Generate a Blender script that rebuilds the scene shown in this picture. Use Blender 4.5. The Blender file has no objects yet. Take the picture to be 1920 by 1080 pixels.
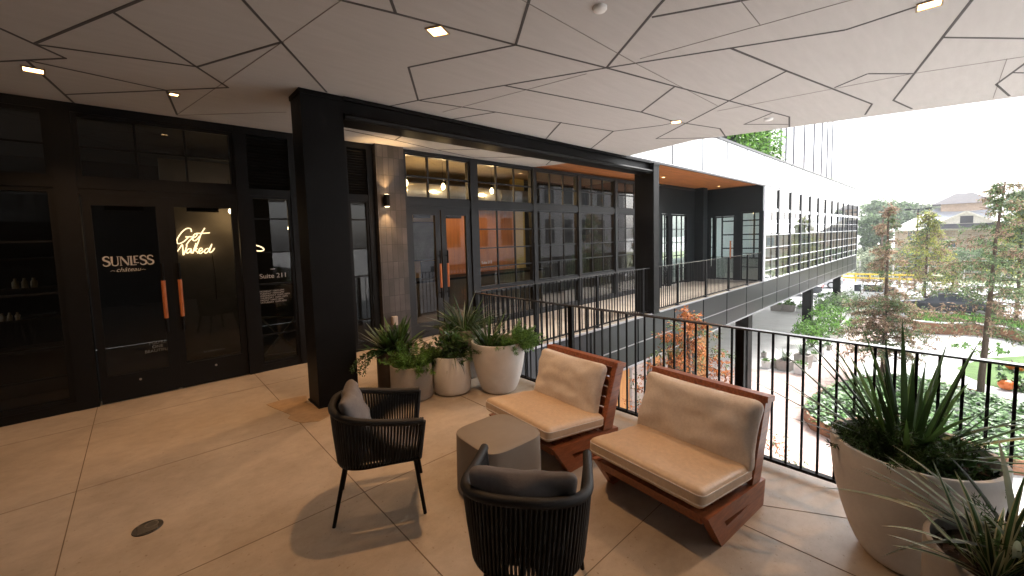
import bpy, bmesh, math, random
from mathutils import Vector, Matrix, noise
R = math.radians
random.seed(7)
sc = bpy.context.scene
C = sc.collection

# ------------------------------------------------------------------ camera, sky, sun, exposure
FPX, PCX, PCY, EYE = 762.3, 960.0, 501.9, 1.83
def cam_rows(yaw, pitch, roll):
    cy, sy = math.cos(yaw), math.sin(yaw)
    W = Matrix(((sy, -cy, 0), (0, 0, -1), (cy, sy, 0)))
    cp, sp = math.cos(pitch), math.sin(pitch)
    P = Matrix(((1, 0, 0), (0, cp, -sp), (0, sp, cp)))
    cr, sr = math.cos(roll), math.sin(roll)
    Q = Matrix(((cr, -sr, 0), (sr, cr, 0), (0, 0, 1)))
    return Q @ P @ W
CM = cam_rows(.8288, .0729, -.0272)
cam = bpy.data.cameras.new('camera')
camo = bpy.data.objects.new('camera', cam); C.objects.link(camo)
cam.sensor_width = 36; cam.lens = FPX/1920*36
cam.shift_y = (PCY-540)/1920
cam.clip_start = .05; cam.clip_end = 2000
mw = Matrix((CM[0], -CM[1], -CM[2])).transposed().to_4x4(); mw.translation = (0, 0, EYE)
camo.matrix_world = mw
sc.camera = camo
CMT = CM.transposed()
def _ray(u, v): return CMT @ Vector(((u-PCX)/FPX, (v-PCY)/FPX, 1))
def onz(u, v, z):
    d = _ray(u, v); t = (z-EYE)/d.z; return Vector((d.x*t, d.y*t, z))
def ony(u, v, y):
    d = _ray(u, v); t = y/d.y; return Vector((d.x*t, y, EYE+d.z*t))
def onx(u, v, x):
    d = _ray(u, v); t = x/d.x; return Vector((x, d.y*t, EYE+d.z*t))

w = bpy.data.worlds.new('World'); sc.world = w; w.use_nodes = True
nt = w.node_tree; bg = nt.nodes['Background']
sky = nt.nodes.new('ShaderNodeTexSky'); sky.sky_type = 'NISHITA'; sky.sun_disc = False
SUN_EL, SUN_AZ = 50, -20          # azimuth measured from +X towards +Y
sky.sun_elevation = R(SUN_EL); sky.sun_rotation = R(90-SUN_AZ)
sky.dust_density = 4; sky.air_density = 1.0; sky.ozone_density = 1.0
hs = nt.nodes.new('ShaderNodeHueSaturation'); hs.inputs['Saturation'].default_value = .28
nt.links.new(sky.outputs[0], hs.inputs['Color']); nt.links.new(hs.outputs[0], bg.inputs[0])
bg.inputs[1].default_value = .15
sl = bpy.data.lights.new('sun', 'SUN'); sl.energy = 1.5; sl.angle = R(25); sl.color = (1, .97, .93)
so = bpy.data.objects.new('sun', sl); C.objects.link(so)
sd = Vector((math.cos(R(SUN_EL))*math.cos(R(SUN_AZ)), math.cos(R(SUN_EL))*math.sin(R(SUN_AZ)), math.sin(R(SUN_EL))))
so.rotation_euler = sd.to_track_quat('Z', 'Y').to_euler()
so.location = (30, -10, 40)
sc.view_settings.view_transform = 'Standard'; sc.view_settings.look = 'None'
sc.view_settings.exposure = 2.25; sc.view_settings.gamma = 1

# ------------------------------------------------------------------ materials
MATS = {}
def mat(name, col, rough=.6, metal=0, var=.15, scale=6, bump=0, bscale=40, spec=.5, stretch=None, leaf=False, col2=None, emis=None):
    if name in MATS: return MATS[name]
    m = bpy.data.materials.new(name); m.use_nodes = True; MATS[name] = m
    t = m.node_tree; n = t.nodes; L = t.links; b = n['Principled BSDF']
    b.inputs['Roughness'].default_value = rough; b.inputs['Metallic'].default_value = metal
    b.inputs['Specular IOR Level'].default_value = spec
    tc = n.new('ShaderNodeTexCoord'); mp = n.new('ShaderNodeMapping')
    L.new(tc.outputs['Object'], mp.inputs[0])
    if stretch: mp.inputs['Scale'].default_value = stretch
    nz = n.new('ShaderNodeTexNoise'); nz.inputs['Scale'].default_value = scale; nz.inputs['Detail'].default_value = 6
    nz.inputs['Roughness'].default_value = .65
    L.new(mp.outputs[0], nz.inputs['Vector'])
    rp = n.new('ShaderNodeValToRGB')
    a = [c*(1-var) for c in col]; d = [min(1, c*(1+var)) for c in (col2 or col)]
    rp.color_ramp.elements[0].position = .3; rp.color_ramp.elements[1].position = .7
    rp.color_ramp.elements[0].color = (*a, 1); rp.color_ramp.elements[1].color = (*d, 1)
    src = nz.outputs['Fac']
    if leaf:
        gi = n.new('ShaderNodeNewGeometry'); mx = n.new('ShaderNodeMath'); mx.operation = 'MULTIPLY_ADD'
        mx.inputs[1].default_value = .6; L.new(gi.outputs['Random Per Island'], mx.inputs[0])
        m2 = n.new('ShaderNodeMath'); m2.operation = 'MULTIPLY'; m2.inputs[1].default_value = .45
        L.new(nz.outputs['Fac'], m2.inputs[0]); L.new(m2.outputs[0], mx.inputs[2]); src = mx.outputs[0]
    L.new(src, rp.inputs[0]); L.new(rp.outputs[0], b.inputs['Base Color'])
    if bump:
        bz = n.new('ShaderNodeTexNoise'); bz.inputs['Scale'].default_value = bscale; bz.inputs['Detail'].default_value = 4
        L.new(mp.outputs[0], bz.inputs['Vector'])
        bp = n.new('ShaderNodeBump'); bp.inputs['Strength'].default_value = bump; bp.inputs['Distance'].default_value = .01
        L.new(bz.outputs['Fac'], bp.inputs['Height']); L.new(bp.outputs[0], b.inputs['Normal'])
    if leaf:
        tr = n.new('ShaderNodeBsdfTranslucent'); mxs = n.new('ShaderNodeMixShader'); mxs.inputs[0].default_value = .3
        L.new(rp.outputs[0], tr.inputs[0]); L.new(b.outputs[0], mxs.inputs[1]); L.new(tr.outputs[0], mxs.inputs[2])
        L.new(mxs.outputs[0], n['Material Output'].inputs[0])
    if emis:
        b.inputs['Emission Color'].default_value = (*emis[:3], 1); b.inputs['Emission Strength'].default_value = emis[3]
    return m
def glass(name, tint, refl=1.5, rough=0, mixmin=0.0):
    if name in MATS: return MATS[name]
    m = bpy.data.materials.new(name); m.use_nodes = True; MATS[name] = m
    t = m.node_tree; n = t.nodes; L = t.links
    n.remove(n['Principled BSDF'])
    tr = n.new('ShaderNodeBsdfTransparent'); tr.inputs[0].default_value = (*tint, 1)
    gl = n.new('ShaderNodeBsdfGlossy'); gl.inputs['Roughness'].default_value = rough
    nz = n.new('ShaderNodeTexNoise'); nz.inputs['Scale'].default_value = .7; bp = n.new('ShaderNodeBump'); bp.inputs['Strength'].default_value = .02; bp.inputs['Distance'].default_value = .02
    tc = n.new('ShaderNodeTexCoord'); L.new(tc.outputs['Object'], nz.inputs['Vector']); L.new(nz.outputs[0], bp.inputs['Height']); L.new(bp.outputs[0], gl.inputs['Normal'])
    fr = n.new('ShaderNodeFresnel'); fr.inputs[0].default_value = refl
    mx = n.new('ShaderNodeMixShader')
    ad = n.new('ShaderNodeMath'); ad.operation = 'ADD'; ad.inputs[1].default_value = mixmin; ad.use_clamp = True
    L.new(fr.outputs[0], ad.inputs[0]); L.new(ad.outputs[0], mx.inputs[0])
    L.new(tr.outputs[0], mx.inputs[1]); L.new(gl.outputs[0], mx.inputs[2]); L.new(mx.outputs[0], n['Material Output'].inputs[0])
    return m
def emit(name, col, s):
    if name in MATS: return MATS[name]
    m = bpy.data.materials.new(name); m.use_nodes = True; MATS[name] = m
    b = m.node_tree.nodes['Principled BSDF']; b.inputs['Base Color'].default_value = (.8, .7, .5, 1)
    b.inputs['Emission Color'].default_value = (*col, 1); b.inputs['Emission Strength'].default_value = s
    return m
def tiled(name, col, mortar, bw, rh, rough=.7, offset=.5, var=.3, msize=.012, axis='XZ', bump=.3):
    if name in MATS: return MATS[name]
    m = mat(name, col, rough); t = m.node_tree; n = t.nodes; L = t.links; b = n['Principled BSDF']
    tc = n.new('ShaderNodeTexCoord'); mp = n.new('ShaderNodeMapping')
    L.new(tc.outputs['Object'], mp.inputs[0])
    if axis == 'XZ': mp.inputs['Rotation'].default_value = (R(90), 0, 0)
    if axis == 'YZ': mp.inputs['Rotation'].default_value = (R(90), 0, R(90)); mp.vector_type = 'TEXTURE'
    bk = n.new('ShaderNodeTexBrick'); bk.offset = offset
    bk.inputs['Scale'].default_value = 1; bk.inputs['Brick Width'].default_value = bw; bk.inputs['Row Height'].default_value = rh
    bk.inputs['Mortar Size'].default_value = msize; bk.inputs['Bias'].default_value = 0
    bk.inputs['Color1'].default_value = (*[c*(1-var) for c in col], 1); bk.inputs['Color2'].default_value = (*[c*(1+var) for c in col], 1)
    bk.inputs['Mortar'].default_value = (*mortar, 1)
    L.new(mp.outputs[0], bk.inputs['Vector'])
    nz = n.new('ShaderNodeTexNoise'); nz.inputs['Scale'].default_value = 5; nz.inputs['Detail'].default_value = 5; L.new(tc.outputs['Object'], nz.inputs['Vector'])
    mx = n.new('ShaderNodeMix'); mx.data_type = 'RGBA'; mx.blend_type = 'OVERLAY'; mx.inputs[0].default_value = .5
    L.new(bk.outputs['Color'], mx.inputs[6]); L.new(nz.outputs['Fac'], mx.inputs[7]); L.new(mx.outputs[2], b.inputs['Base Color'])
    bp = n.new('ShaderNodeBump'); bp.inputs['Strength'].default_value = bump; bp.inputs['Distance'].default_value = .01; bp.invert = True
    L.new(bk.outputs['Fac'], bp.inputs['Height']); L.new(bp.outputs[0], b.inputs['Normal'])
    return m

M_black = mat('black_steel', (.0035, .0035, .004), .5, 0, .3, 9, .08, 60, spec=.15)
M_frame = mat('dark_frame', (.004, .0042, .005), .5, 0, .25, 12, spec=.25)
M_frame2 = mat('charcoal_frame', (.006, .007, .009), .45, 0, .2, 10)
M_ceil = mat('soffit_board', (.47, .455, .445), .8, 0, .05, 3.5, .06, 30, stretch=(.6, 4, 1))
M_joint = mat('soffit_joint', (.075, .072, .072), .8, 0, .1)
M_hair = mat('soffit_hairline', (.21, .19, .18), .8, 0, .1)
M_glassd = glass('dark_glass', (.42, .44, .44), 1.5, 0)
M_glass = glass('clear_glass', (.7, .72, .68), 1.55, 0, .07)
M_glassw = glass('wing_glass', (.75, .86, .80), 1.7, 0, .25)
M_white = mat('white_paint', (.78, .78, .77), .5, 0, .04)
M_letter = mat('white_vinyl', (.42, .41, .40), .5, 0, .02)
M_copper = mat('oiled_wood_grip', (.42, .13, .04), .4, 0, .25, 8, stretch=(8, 8, 1))
M_steel = mat('brushed_steel', (.55, .54, .52), .3, 1, .1)
M_teak = mat('red_hardwood', (.30, .095, .035), .38, 0, .4, 3.5, .06, 30, stretch=(2, 14, 14))
M_soffw = mat('cedar_soffit', (.42, .15, .045), .45, 0, .35, 2.2, .1, 10, stretch=(.5, 9, 1))
M_cush = mat('linen_cushion', (.71, .655, .61), .85, 0, .08, 60, .25, 400)
M_cushs = mat('tan_seat_cloth', (.62, .47, .33), .38, 0, .1, 30, .12, 400)
M_grey = mat('grey_cushion', (.15, .135, .13), .85, 0, .12, 40, .2, 350)
M_rope = mat('black_rope', (.013, .013, .014), .6, 0, .3, 90, .3, 300)
M_table = mat('taupe_concrete', (.25, .215, .18), .5, 0, .06, 8, .05, 80)
M_pot = mat('cream_cement', (.70, .68, .655), .75, 0, .10, 5, .1, 60)
M_potg = mat('grey_cement', (.30, .275, .25), .8, 0, .12, 6, .15, 60)
M_potd = mat('dark_glazed', (.06, .045, .04), .5, 0, .2)
M_soil = mat('soil', (.03, .018, .012), .95, 0, .4, 50, .6, 60)
M_conc = mat('pale_paving', (.50, .495, .48), .85, 0, .08, 1.5, .05, 20)
M_leafA = mat('leaf_dark', (.02, .05, .015), .4, 0, .5, 3, leaf=True, col2=(.05, .11, .03))
M_leafB = mat('leaf_bright', (.05, .13, .02), .5, 0, .45, 3, leaf=True, col2=(.13, .27, .05))
M_leafC = mat('leaf_silver', (.10, .14, .10), .45, 0, .4, 3, leaf=True, col2=(.24, .29, .22))
M_cream = mat('leaf_cream_edge', (.46, .45, .27), .5, 0, .15, 3)
M_rust = mat('needle_rust', (.26, .06, .018), .7, 0, .4, 3, leaf=True, col2=(.42, .16, .05))
M_rust2 = mat('needle_brown', (.20, .12, .08), .7, 0, .4, 3, leaf=True, col2=(.34, .24, .16))
M_ndl = mat('needle_green', (.07, .12, .05), .7, 0, .4, 2, leaf=True, col2=(.16, .22, .10))
M_yel = mat('needle_yellow', (.18, .20, .05), .7, 0, .4, 2, leaf=True, col2=(.36, .37, .09))
M_far = mat('far_leaf', (.09, .14, .07), .8, 0, .4, .4, leaf=True, col2=(.15, .21, .11))
M_far2 = mat('far_leaf_pale', (.16, .20, .13), .8, 0, .4, .4, leaf=True, col2=(.28, .31, .22))
M_bark = mat('bark', (.11, .075, .055), .9, 0, .3, 8, .5, 30, stretch=(6, 6, 1))

# ------------------------------------------------------------------ mesh helpers
class B:
    def __init__(s): s.v = []; s.f = []; s.m = []; s.T = None
    def _add(s, vs, fs, m=0):
        o = len(s.v)
        if s.T is not None: vs = [s.T @ Vector(p) for p in vs]
        s.v += [tuple(p) for p in vs]; s.f += [tuple(i+o for i in f) for f in fs]
        s.m += (m if isinstance(m, list) else [m]*len(fs))
    def box(s, x0, y0, z0, x1, y1, z1, m=0):
        x0, x1 = min(x0, x1), max(x0, x1); y0, y1 = min(y0, y1), max(y0, y1); z0, z1 = min(z0, z1), max(z0, z1)
        vs = [(x, y, z) for z in (z0, z1) for y in (y0, y1) for x in (x0, x1)]
        s._add(vs, [(0, 2, 3, 1), (4, 5, 7, 6), (0, 1, 5, 4), (2, 6, 7, 3), (0, 4, 6, 2), (1, 3, 7, 5)], m)
    def poly(s, pts, m=0): s._add(pts, [tuple(range(len(pts)))], m)
    def prism(s, pts, z0, z1, m=0):
        n = len(pts)
        a = sum(pts[i][0]*pts[(i+1) % n][1]-pts[(i+1) % n][0]*pts[i][1] for i in range(n))
        if a < 0: pts = pts[::-1]
        vs = [(p[0], p[1], z0) for p in pts]+[(p[0], p[1], z1) for p in pts]
        s._add(vs, [tuple(range(n-1, -1, -1)), tuple(range(n, 2*n))]+[(i, (i+1) % n, n+(i+1) % n, n+i) for i in range(n)], m)
    def prismy(s, pts, y0, y1, m=0):   # outline in x,z
        n = len(pts)
        a = sum(pts[i][0]*pts[(i+1) % n][1]-pts[(i+1) % n][0]*pts[i][1] for i in range(n))
        if a > 0: pts = pts[::-1]
        vs = [(p[0], y0, p[1]) for p in pts]+[(p[0], y1, p[1]) for p in pts]
        s._add(vs, [tuple(range(n-1, -1, -1)), tuple(range(n, 2*n))]+[(i, (i+1) % n, n+(i+1) % n, n+i) for i in range(n)], m)
    def bar(s, a, b, wd, hh, m=0, up=(0, 0, 1)):
        a, b = Vector(a), Vector(b); d = (b-a).normalized(); u = Vector(up)
        if abs(d.dot(u)) > .98: u = Vector((1, 0, 0))
        r = d.cross(u).normalized(); u = r.cross(d)
        vs = [p+r*x*wd/2+u*y*hh/2 for p in (a, b) for x, y in ((-1, -1), (1, -1), (1, 1), (-1, 1))]
        s._add(vs, [(3, 2, 1, 0), (4, 5, 6, 7)]+[(i, (i+1) % 4, 4+(i+1) % 4, 4+i) for i in range(4)], m)
    def tube(s, pts, rad, n=8, m=0, closed=False, cap=True):
        P = [Vector(p) for p in pts]; k = len(P)
        if not isinstance(rad, (list, tuple)): rad = [rad]*k
        vs = []; pu = None
        for i in range(k):
            if closed: d = P[(i+1) % k]-P[i-1]
            else: d = P[min(i+1, k-1)]-P[max(i-1, 0)]
            if d.length < 1e-9: d = Vector((0, 0, 1))
            d.normalize()
            if pu is None:
                u = Vector((0, 0, 1)) if abs(d.z) < .9 else Vector((1, 0, 0))
            else: u = pu
            r = d.cross(u); r.normalize(); u = r.cross(d); pu = u
            for j in range(n):
                a = 2*math.pi*j/n; vs.append(P[i]+(r*math.cos(a)+u*math.sin(a))*rad[i])
        fs = []
        for i in range(k if closed else k-1):
            i2 = (i+1) % k
            for j in range(n):
                j2 = (j+1) % n; fs.append((i*n+j, i*n+j2, i2*n+j2, i2*n+j))
        if cap and not closed: fs += [tuple(range(n-1, -1, -1)), tuple((k-1)*n+j for j in range(n))]
        s._add(vs, fs, m)
    def lathe(s, prof, n=40, c=(0, 0, 0), m=0):
        vs = []; k = len(prof)
        for r, z in prof:
            for j in range(n):
                a = 2*math.pi*j/n; vs.append((c[0]+r*math.cos(a), c[1]+r*math.sin(a), c[2]+z))
        fs = [(i*n+j, i*n+(j+1) % n, (i+1)*n+(j+1) % n, (i+1)*n+j) for i in range(k-1) for j in range(n)]
        s._add(vs, fs, m)
    def build(s, name, mats, parent=None, smooth=False, loc=None, auto=None):
        me = bpy.data.meshes.new(name); me.from_pydata(s.v, [], s.f)
        for mm in (mats if isinstance(mats, (list, tuple)) else [mats]): me.materials.append(mm)
        for p, i in zip(me.polygons, s.m): p.material_index = i
        if smooth:
            for p in me.polygons: p.use_smooth = True
        if auto:
            for p in me.polygons: p.use_smooth = True
            me.set_sharp_from_angle(angle=R(auto))
        me.update()
        o = bpy.data.objects.new(name, me); C.objects.link(o)
        if parent: o.parent = parent
        if loc is not None: o.location = loc
        return o
def thing(name, label, cat, loc=(0, 0, 0), rz=0, group=None):
    o = bpy.data.objects.new(name, None); C.objects.link(o); o.empty_display_size = .1
    o.location = loc; o.rotation_euler = (0, 0, rz)
    return tag(o, label, cat, group)
def tag(o, label, cat, group=None):
    o['label'] = label; o['category'] = cat
    if group: o['group'] = group
    return o
def struct(o): o['kind'] = 'structure'; return o
def stuff(o, label, cat): o['kind'] = 'stuff'; return tag(o, label, cat)
def copy_tree(o, parent=None):
    c = o.copy(); C.objects.link(c)
    if parent: c.parent = parent
    for ch in list(o.children): copy_tree(ch, c)
    return c
def text_mesh(txt, size, mat_, name, parent, M, align='LEFT', spacing=1.0, line=1.0, off=0.0, shear=0):
    cu = bpy.data.curves.new(name, 'FONT'); cu.body = txt; cu.size = size; cu.align_x = align
    cu.space_character = spacing; cu.space_line = line; cu.offset = off; cu.shear = shear; cu.extrude = .001
    tmp = bpy.data.objects.new('text_source', cu); C.objects.link(tmp)
    dg = bpy.context.evaluated_depsgraph_get(); me = bpy.data.meshes.new_from_object(tmp.evaluated_get(dg))
    bpy.data.objects.remove(tmp); bpy.data.curves.remove(cu)
    me.name = name; me.transform(M); me.materials.clear(); me.materials.append(mat_)
    o = bpy.data.objects.new(name, me); C.objects.link(o); o.parent = parent
    return o
def wallM(x, y, z): return Matrix.Translation((x, y, z)) @ Matrix.Rotation(R(90), 4, 'X')   # text on a wall facing -Y
def catmull(pts, n=6):
    P = [Vector(p) for p in pts]; out = []
    for i in range(len(P)-1):
        p0, p1, p2, p3 = P[max(i-1, 0)], P[i], P[i+1], P[min(i+2, len(P)-1)]
        for k in range(n):
            t = k/n
            out.append(.5*((2*p1)+(p2-p0)*t+(2*p0-5*p1+4*p2-p3)*t*t+(3*p1-p0-3*p2+p3)*t**3))
    out.append(P[-1]); return out
def rbox(b, L, W, H, r, seg=14, puff=0, wr=0, seed=0, m=0, M=None, pin=0):
    """rounded box centred on origin, optional puffed faces and wrinkles"""
    h = Vector((L/2, W/2, H/2)); grid = {}; vs = []; fs = []
    def vert(p):
        k = (round(p[0], 5), round(p[1], 5), round(p[2], 5))
        if k in grid: return grid[k]
        p = Vector(p); q = Vector([max(-(h[i]-r), min(h[i]-r, p[i])) for i in range(3)]); d = p-q
        if d.length > 1e-9: p2 = q+d.normalized()*r
        else: p2 = p
        x, y, z = p2.x/h.x, p2.y/h.y, p2.z/h.z
        f = max(0, 1-abs(x)**2.2)*max(0, 1-abs(y)**2.2)
        p2 = p2+Vector((0, 0, z*puff*f))
        if pin:
            e = abs(x*y)**1.5; p2.x *= 1+pin*(e-.4); p2.y *= 1+pin*(e-.4)
        if wr:
            nn = noise.noise(Vector((p2.x*5+seed, p2.y*5, p2.z*5)))+.5*noise.noise(Vector((p2.x*13+seed, p2.y*13, p2.z*9)))
            p2 += Vector((0, .3*wr*nn, z*wr*nn if abs(z) > .3 else 0))
        grid[k] = len(vs); vs.append(M @ p2 if M else p2); return grid[k]
    def cuts(a):
        core = [-a+r+(2*a-2*r)*i/seg for i in range(seg+1)]
        e = [r*(1-math.cos(R(22.5*i))) for i in range(0, 4)]
        return [-a+t for t in e]+core+[a-t for t in reversed(e)]
    X, Y, Z = cuts(h.x), cuts(h.y), cuts(h.z)
    def face(A, Bc, f, flip):
        for i in range(len(A)-1):
            for j in range(len(Bc)-1):
                q = [vert(f(A[i], Bc[j])), vert(f(A[i+1], Bc[j])), vert(f(A[i+1], Bc[j+1])), vert(f(A[i], Bc[j+1]))]
                if len(set(q)) < 3: continue
                fs.append(tuple(reversed(q)) if flip else tuple(q))
    face(X, Y, lambda a, c: (a, c, h.z), False); face(X, Y, lambda a, c: (a, c, -h.z), True)
    face(X, Z, lambda a, c: (a, -h.y, c), False); face(X, Z, lambda a, c: (a, h.y, c), True)
    face(Y, Z, lambda a, c: (h.x, a, c), False); face(Y, Z, lambda a, c: (-h.x, a, c), True)
    b._add(vs, fs, m)

# ------------------------------------------------------------------ vegetation helpers
def rnd(a, b): return random.uniform(a, b)
def rdir():
    z = rnd(-1, 1); a = rnd(0, 2*math.pi); s = math.sqrt(1-z*z); return Vector((s*math.cos(a), s*math.sin(a), z))
def leaf(b, p, d, up, L, W, m=0):
    r = d.cross(up)
    if r.length < 1e-3: r = d.cross(Vector((1, 0, 0)))
    r.normalize()
    b._add([p, p+d*L*.5+r*W*.5, p+d*L, p+d*L*.5-r*W*.5], [(0, 1, 2, 3)], m)
def cloud(b, c, rad, clumps, per, size, m=0, droop=0, asp=.45, shell=.55):
    c = Vector(c)
    for k in range(clumps):
        d = rdir(); t = shell+(1-shell)*random.random()**.6
        if random.random() < .2: t = random.random()
        q = c+Vector((d.x*rad[0], d.y*rad[1], d.z*rad[2]))*t
        cr = min(rad)*rnd(.18, .4)
        mm = m if not isinstance(m, (list, tuple)) else random.choice(m)
        for i in range(per):
            p = q+rdir()*cr*random.random()**.5
            dd = (rdir()+Vector((0, 0, -droop))).normalized()
            leaf(b, p, dd, rdir(), size*rnd(.6, 1.3), size*asp*rnd(.7, 1.3), mm)
def strap(b, base, az, L, W, arch, lean, m=0, edge=None, seg=8, fold=.25):
    """long strap leaf: leaves base at angle lean from vertical, bends over by arch"""
    p = Vector(base); rt = Vector((-math.sin(az), math.cos(az), 0)); ang = lean
    rows = []
    for i in range(seg+1):
        t = i/seg
        d = Vector((math.sin(ang)*math.cos(az), math.sin(ang)*math.sin(az), math.cos(ang)))
        nrm = rt.cross(d)
        wd = W*(min(1, .55+1.6*t) if t < .3 else max(.02, (1-((t-.3)/.7)**2.2)))
        cols = (-1, 0, 1) if edge is None else (-1, -.55, 0, .55, 1)
        rows.append([p+rt*wd/2*c+nrm*(-abs(c)*-1)*wd*fold*.5 for c in cols])
        p = p+d*(L/seg); ang += arch/seg
    n = len(rows[0]); vs = [q for r in rows for q in r]; fs = []; ms = []
    for i in range(seg):
        for j in range(n-1):
            fs.append((i*n+j, i*n+j+1, (i+1)*n+j+1, (i+1)*n+j))
            ms.append(m if edge is None or j in (1, 2) else edge)
    b._add(vs, fs, ms)
def plume(b, base, az, L, lean, arch, w0, m=0, n=70, nl=.03):
    """asparagus-fern plume"""
    p = Vector(base); ang = lean; st = []
    for i in range(13):
        d = Vector((math.sin(ang)*math.cos(az), math.sin(ang)*math.sin(az), math.cos(ang)))
        st.append((p.copy(), d)); p = p+d*L/12; ang += arch/12
    b.tube([q[0] for q in st], .0018, 4, m)
    for i in range(n):
        t = rnd(.08, 1); k = min(11, int(t*12)); q = st[k][0].lerp(st[k+1][0], t*12-k)
        wd = w0*math.sin(math.pi*min(.95, .25+.7*t))
        o = rdir(); dd = (o*1.0+st[k][1]*.7).normalized()
        for s_ in range(3):
            q2 = q+dd*wd*rnd(.15, 1); leaf(b, q2, (rdir()+dd).normalized(), rdir(), nl*rnd(.6, 1.2), nl*.16, m)

# ================================================================== BIG STRUCTURE
XR, YF, ZC, GZ, YW = 3.527, 6.73, 3.46, -3.85, 4.69
# floor material with drifting stains
def floor_mat():
    m = mat('terrace_concrete', (.44, .37, .29), .42, 0, .13, 1.3, .03, 60, col2=(.48, .41, .33))
    t = m.node_tree; n = t.nodes; L = t.links; b = n['Principled BSDF']
    src = b.inputs['Base Color'].links[0].from_socket
    tc = n.new('ShaderNodeTexCoord')
    nz = n.new('ShaderNodeTexNoise'); nz.inputs['Scale'].default_value = 7; nz.inputs['Detail'].default_value = 8; nz.inputs['Roughness'].default_value = .75
    mp = n.new('ShaderNodeMapping'); mp.inputs['Scale'].default_value = (.75, 1.0, 1); L.new(tc.outputs['Object'], mp.inputs[0]); L.new(mp.outputs[0], nz.inputs['Vector'])
    rp = n.new('ShaderNodeValToRGB'); rp.color_ramp.elements[0].position = .36; rp.color_ramp.elements[1].position = .6
    rp.color_ramp.elements[0].color = (.62, .58, .54, 1); rp.color_ramp.elements[1].color = (1, 1, 1, 1)
    L.new(nz.outputs['Fac'], rp.inputs[0])
    mx = n.new('ShaderNodeMix'); mx.data_type = 'RGBA'; mx.blend_type = 'MULTIPLY'; mx.inputs[0].default_value = .38
    L.new(src, mx.inputs[6]); L.new(rp.outputs[0], mx.inputs[7])
    n2 = n.new('ShaderNodeTexNoise'); n2.inputs['Scale'].default_value = 38; n2.inputs['Detail'].default_value = 3; L.new(tc.outputs['Object'], n2.inputs['Vector'])
    r2 = n.new('ShaderNodeValToRGB'); r2.color_ramp.elements[0].position = .26; r2.color_ramp.elements[1].position = .34
    r2.color_ramp.elements[0].color = (.5, .42, .34, 1); r2.color_ramp.elements[1].color = (1, 1, 1, 1); L.new(n2.outputs['Fac'], r2.inputs[0])
    m3 = n.new('ShaderNodeMix'); m3.data_type = 'RGBA'; m3.blend_type = 'MULTIPLY'; m3.inputs[0].default_value = .7
    L.new(mx.outputs[2], m3.inputs[6]); L.new(r2.outputs[0], m3.inputs[7]); L.new(m3.outputs[2], b.inputs['Base Color'])
    rr = n.new('ShaderNodeMapRange'); rr.inputs[3].default_value = .5; rr.inputs[4].default_value = .3
    L.new(nz.outputs['Fac'], rr.inputs[0]); L.new(rr.outputs[0], b.inputs['Roughness'])
    return m
M_floor = floor_mat()
M_fj = mat('floor_joint', (.16, .12, .085), .8, 0, .3)
b = B()
b.prism([(-5, -4.5), (XR+.11, -4.5), (XR+.11, YW+.032), (16.62, YW+.032), (16.62, 6.9), (-5, 6.9)], -.25, 0, 0)
for k in range(-2, 3):
    x = -.47+1.57*k; b.box(x-.003, -4, 0, x+.003, 6.7, .0016, 1)
for k in range(-4, 3):
    y = 2.87+1.58*k
    if y < 6.6: b.box(-4.9, y-.002, 0, 3.4, y+.002, .0012, 1)
for k in range(8): x = 5.2+1.57*k; b.box(x-.004, 4.85, 0, x+.004, 6.7, .0016, 1)
b.bar((2.67, 1.31, .0006), (3.25, .3, .0006), .006, .0018, 1)
struct(b.build('terrace_floor', [M_floor, M_fj]))

# ceiling with its pattern of reveals
b = B()
b.prism([(-5, -4.5), (9.7, -4.5), (8.52, -.65), (7.35, 3.17), (7.62, 4.62), (6.85, 6.9), (-5, 6.9)], ZC, ZC+.35, 0)
def cline(pts, wd=.022, mi=1, z=ZC):
    P = [onz(u, v, z) for u, v in pts]
    for a, c in zip(P, P[1:]): b.bar((a.x, a.y, z-.001), (c.x, c.y, z-.001), wd, .004, mi)
for L_ in [[(66,81),(262,0),(420,-70)],[(211,22),(428,164)],[(-60,27),(0,53),(123,109),(0,115),(-80,120)],[(66,83),(370,125)],[(370,125),(530,78)],[(400,-60),(456,0),(613,173)],
           [(50,113),(143,197)],[(52,113),(312,169)],[(122,177),(312,169),(428,164)],[(312,169),(332,215)],
           [(560,-35),(640,0),(742,25),(967,84),(1137,127),(1240,155),(1480,219),(1480,238)],[(722,-30),(742,25)],[(967,84),(766,126),(784,188),(710,203)],
           [(967,84),(1010,-60)],[(1137,127),(1235,10),(1290,-50)],[(1137,127),(1370,90),(1585,56),(1740,5),(1800,-18)],[(784,188),(945,160),(1137,127)],
           [(945,160),(1202,210),(1265,228),(1350,241),(1361,257)],[(784,188),(930,210),(1150,246),(1240,235),(1264,230)],[(930,210),(832,226)],[(1202,210),(1264,163)],
           [(1052,229),(1022,262)],[(1150,246),(1106,280)],[(1222,32),(1395,0),(1500,-20)],[(1370,90),(1475,133),(1635,195),(1622,215)],[(1475,133),(1365,190),(1230,260),(1350,258)],
           [(1447,212),(1395,233),(1478,233)],[(1860,-60),(1822,0),(1675,188),(1710,204)],[(1768,70),(1920,72),(2050,73)],[(1565,164),(1627,138),(1710,138)],
           [(1990,60),(1920,120),(1868,158),(1893,180)],[(1900,136),(1990,138)],[(640,242),(743,263),(820,281),(890,296)],[(766,247),(740,263)],[(650,227),(632,247)],
           [(820,281),(933,279)],[(887,296),(1030,293)],[(1040,295),(1024,309)]]:
    cline(L_)
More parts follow.
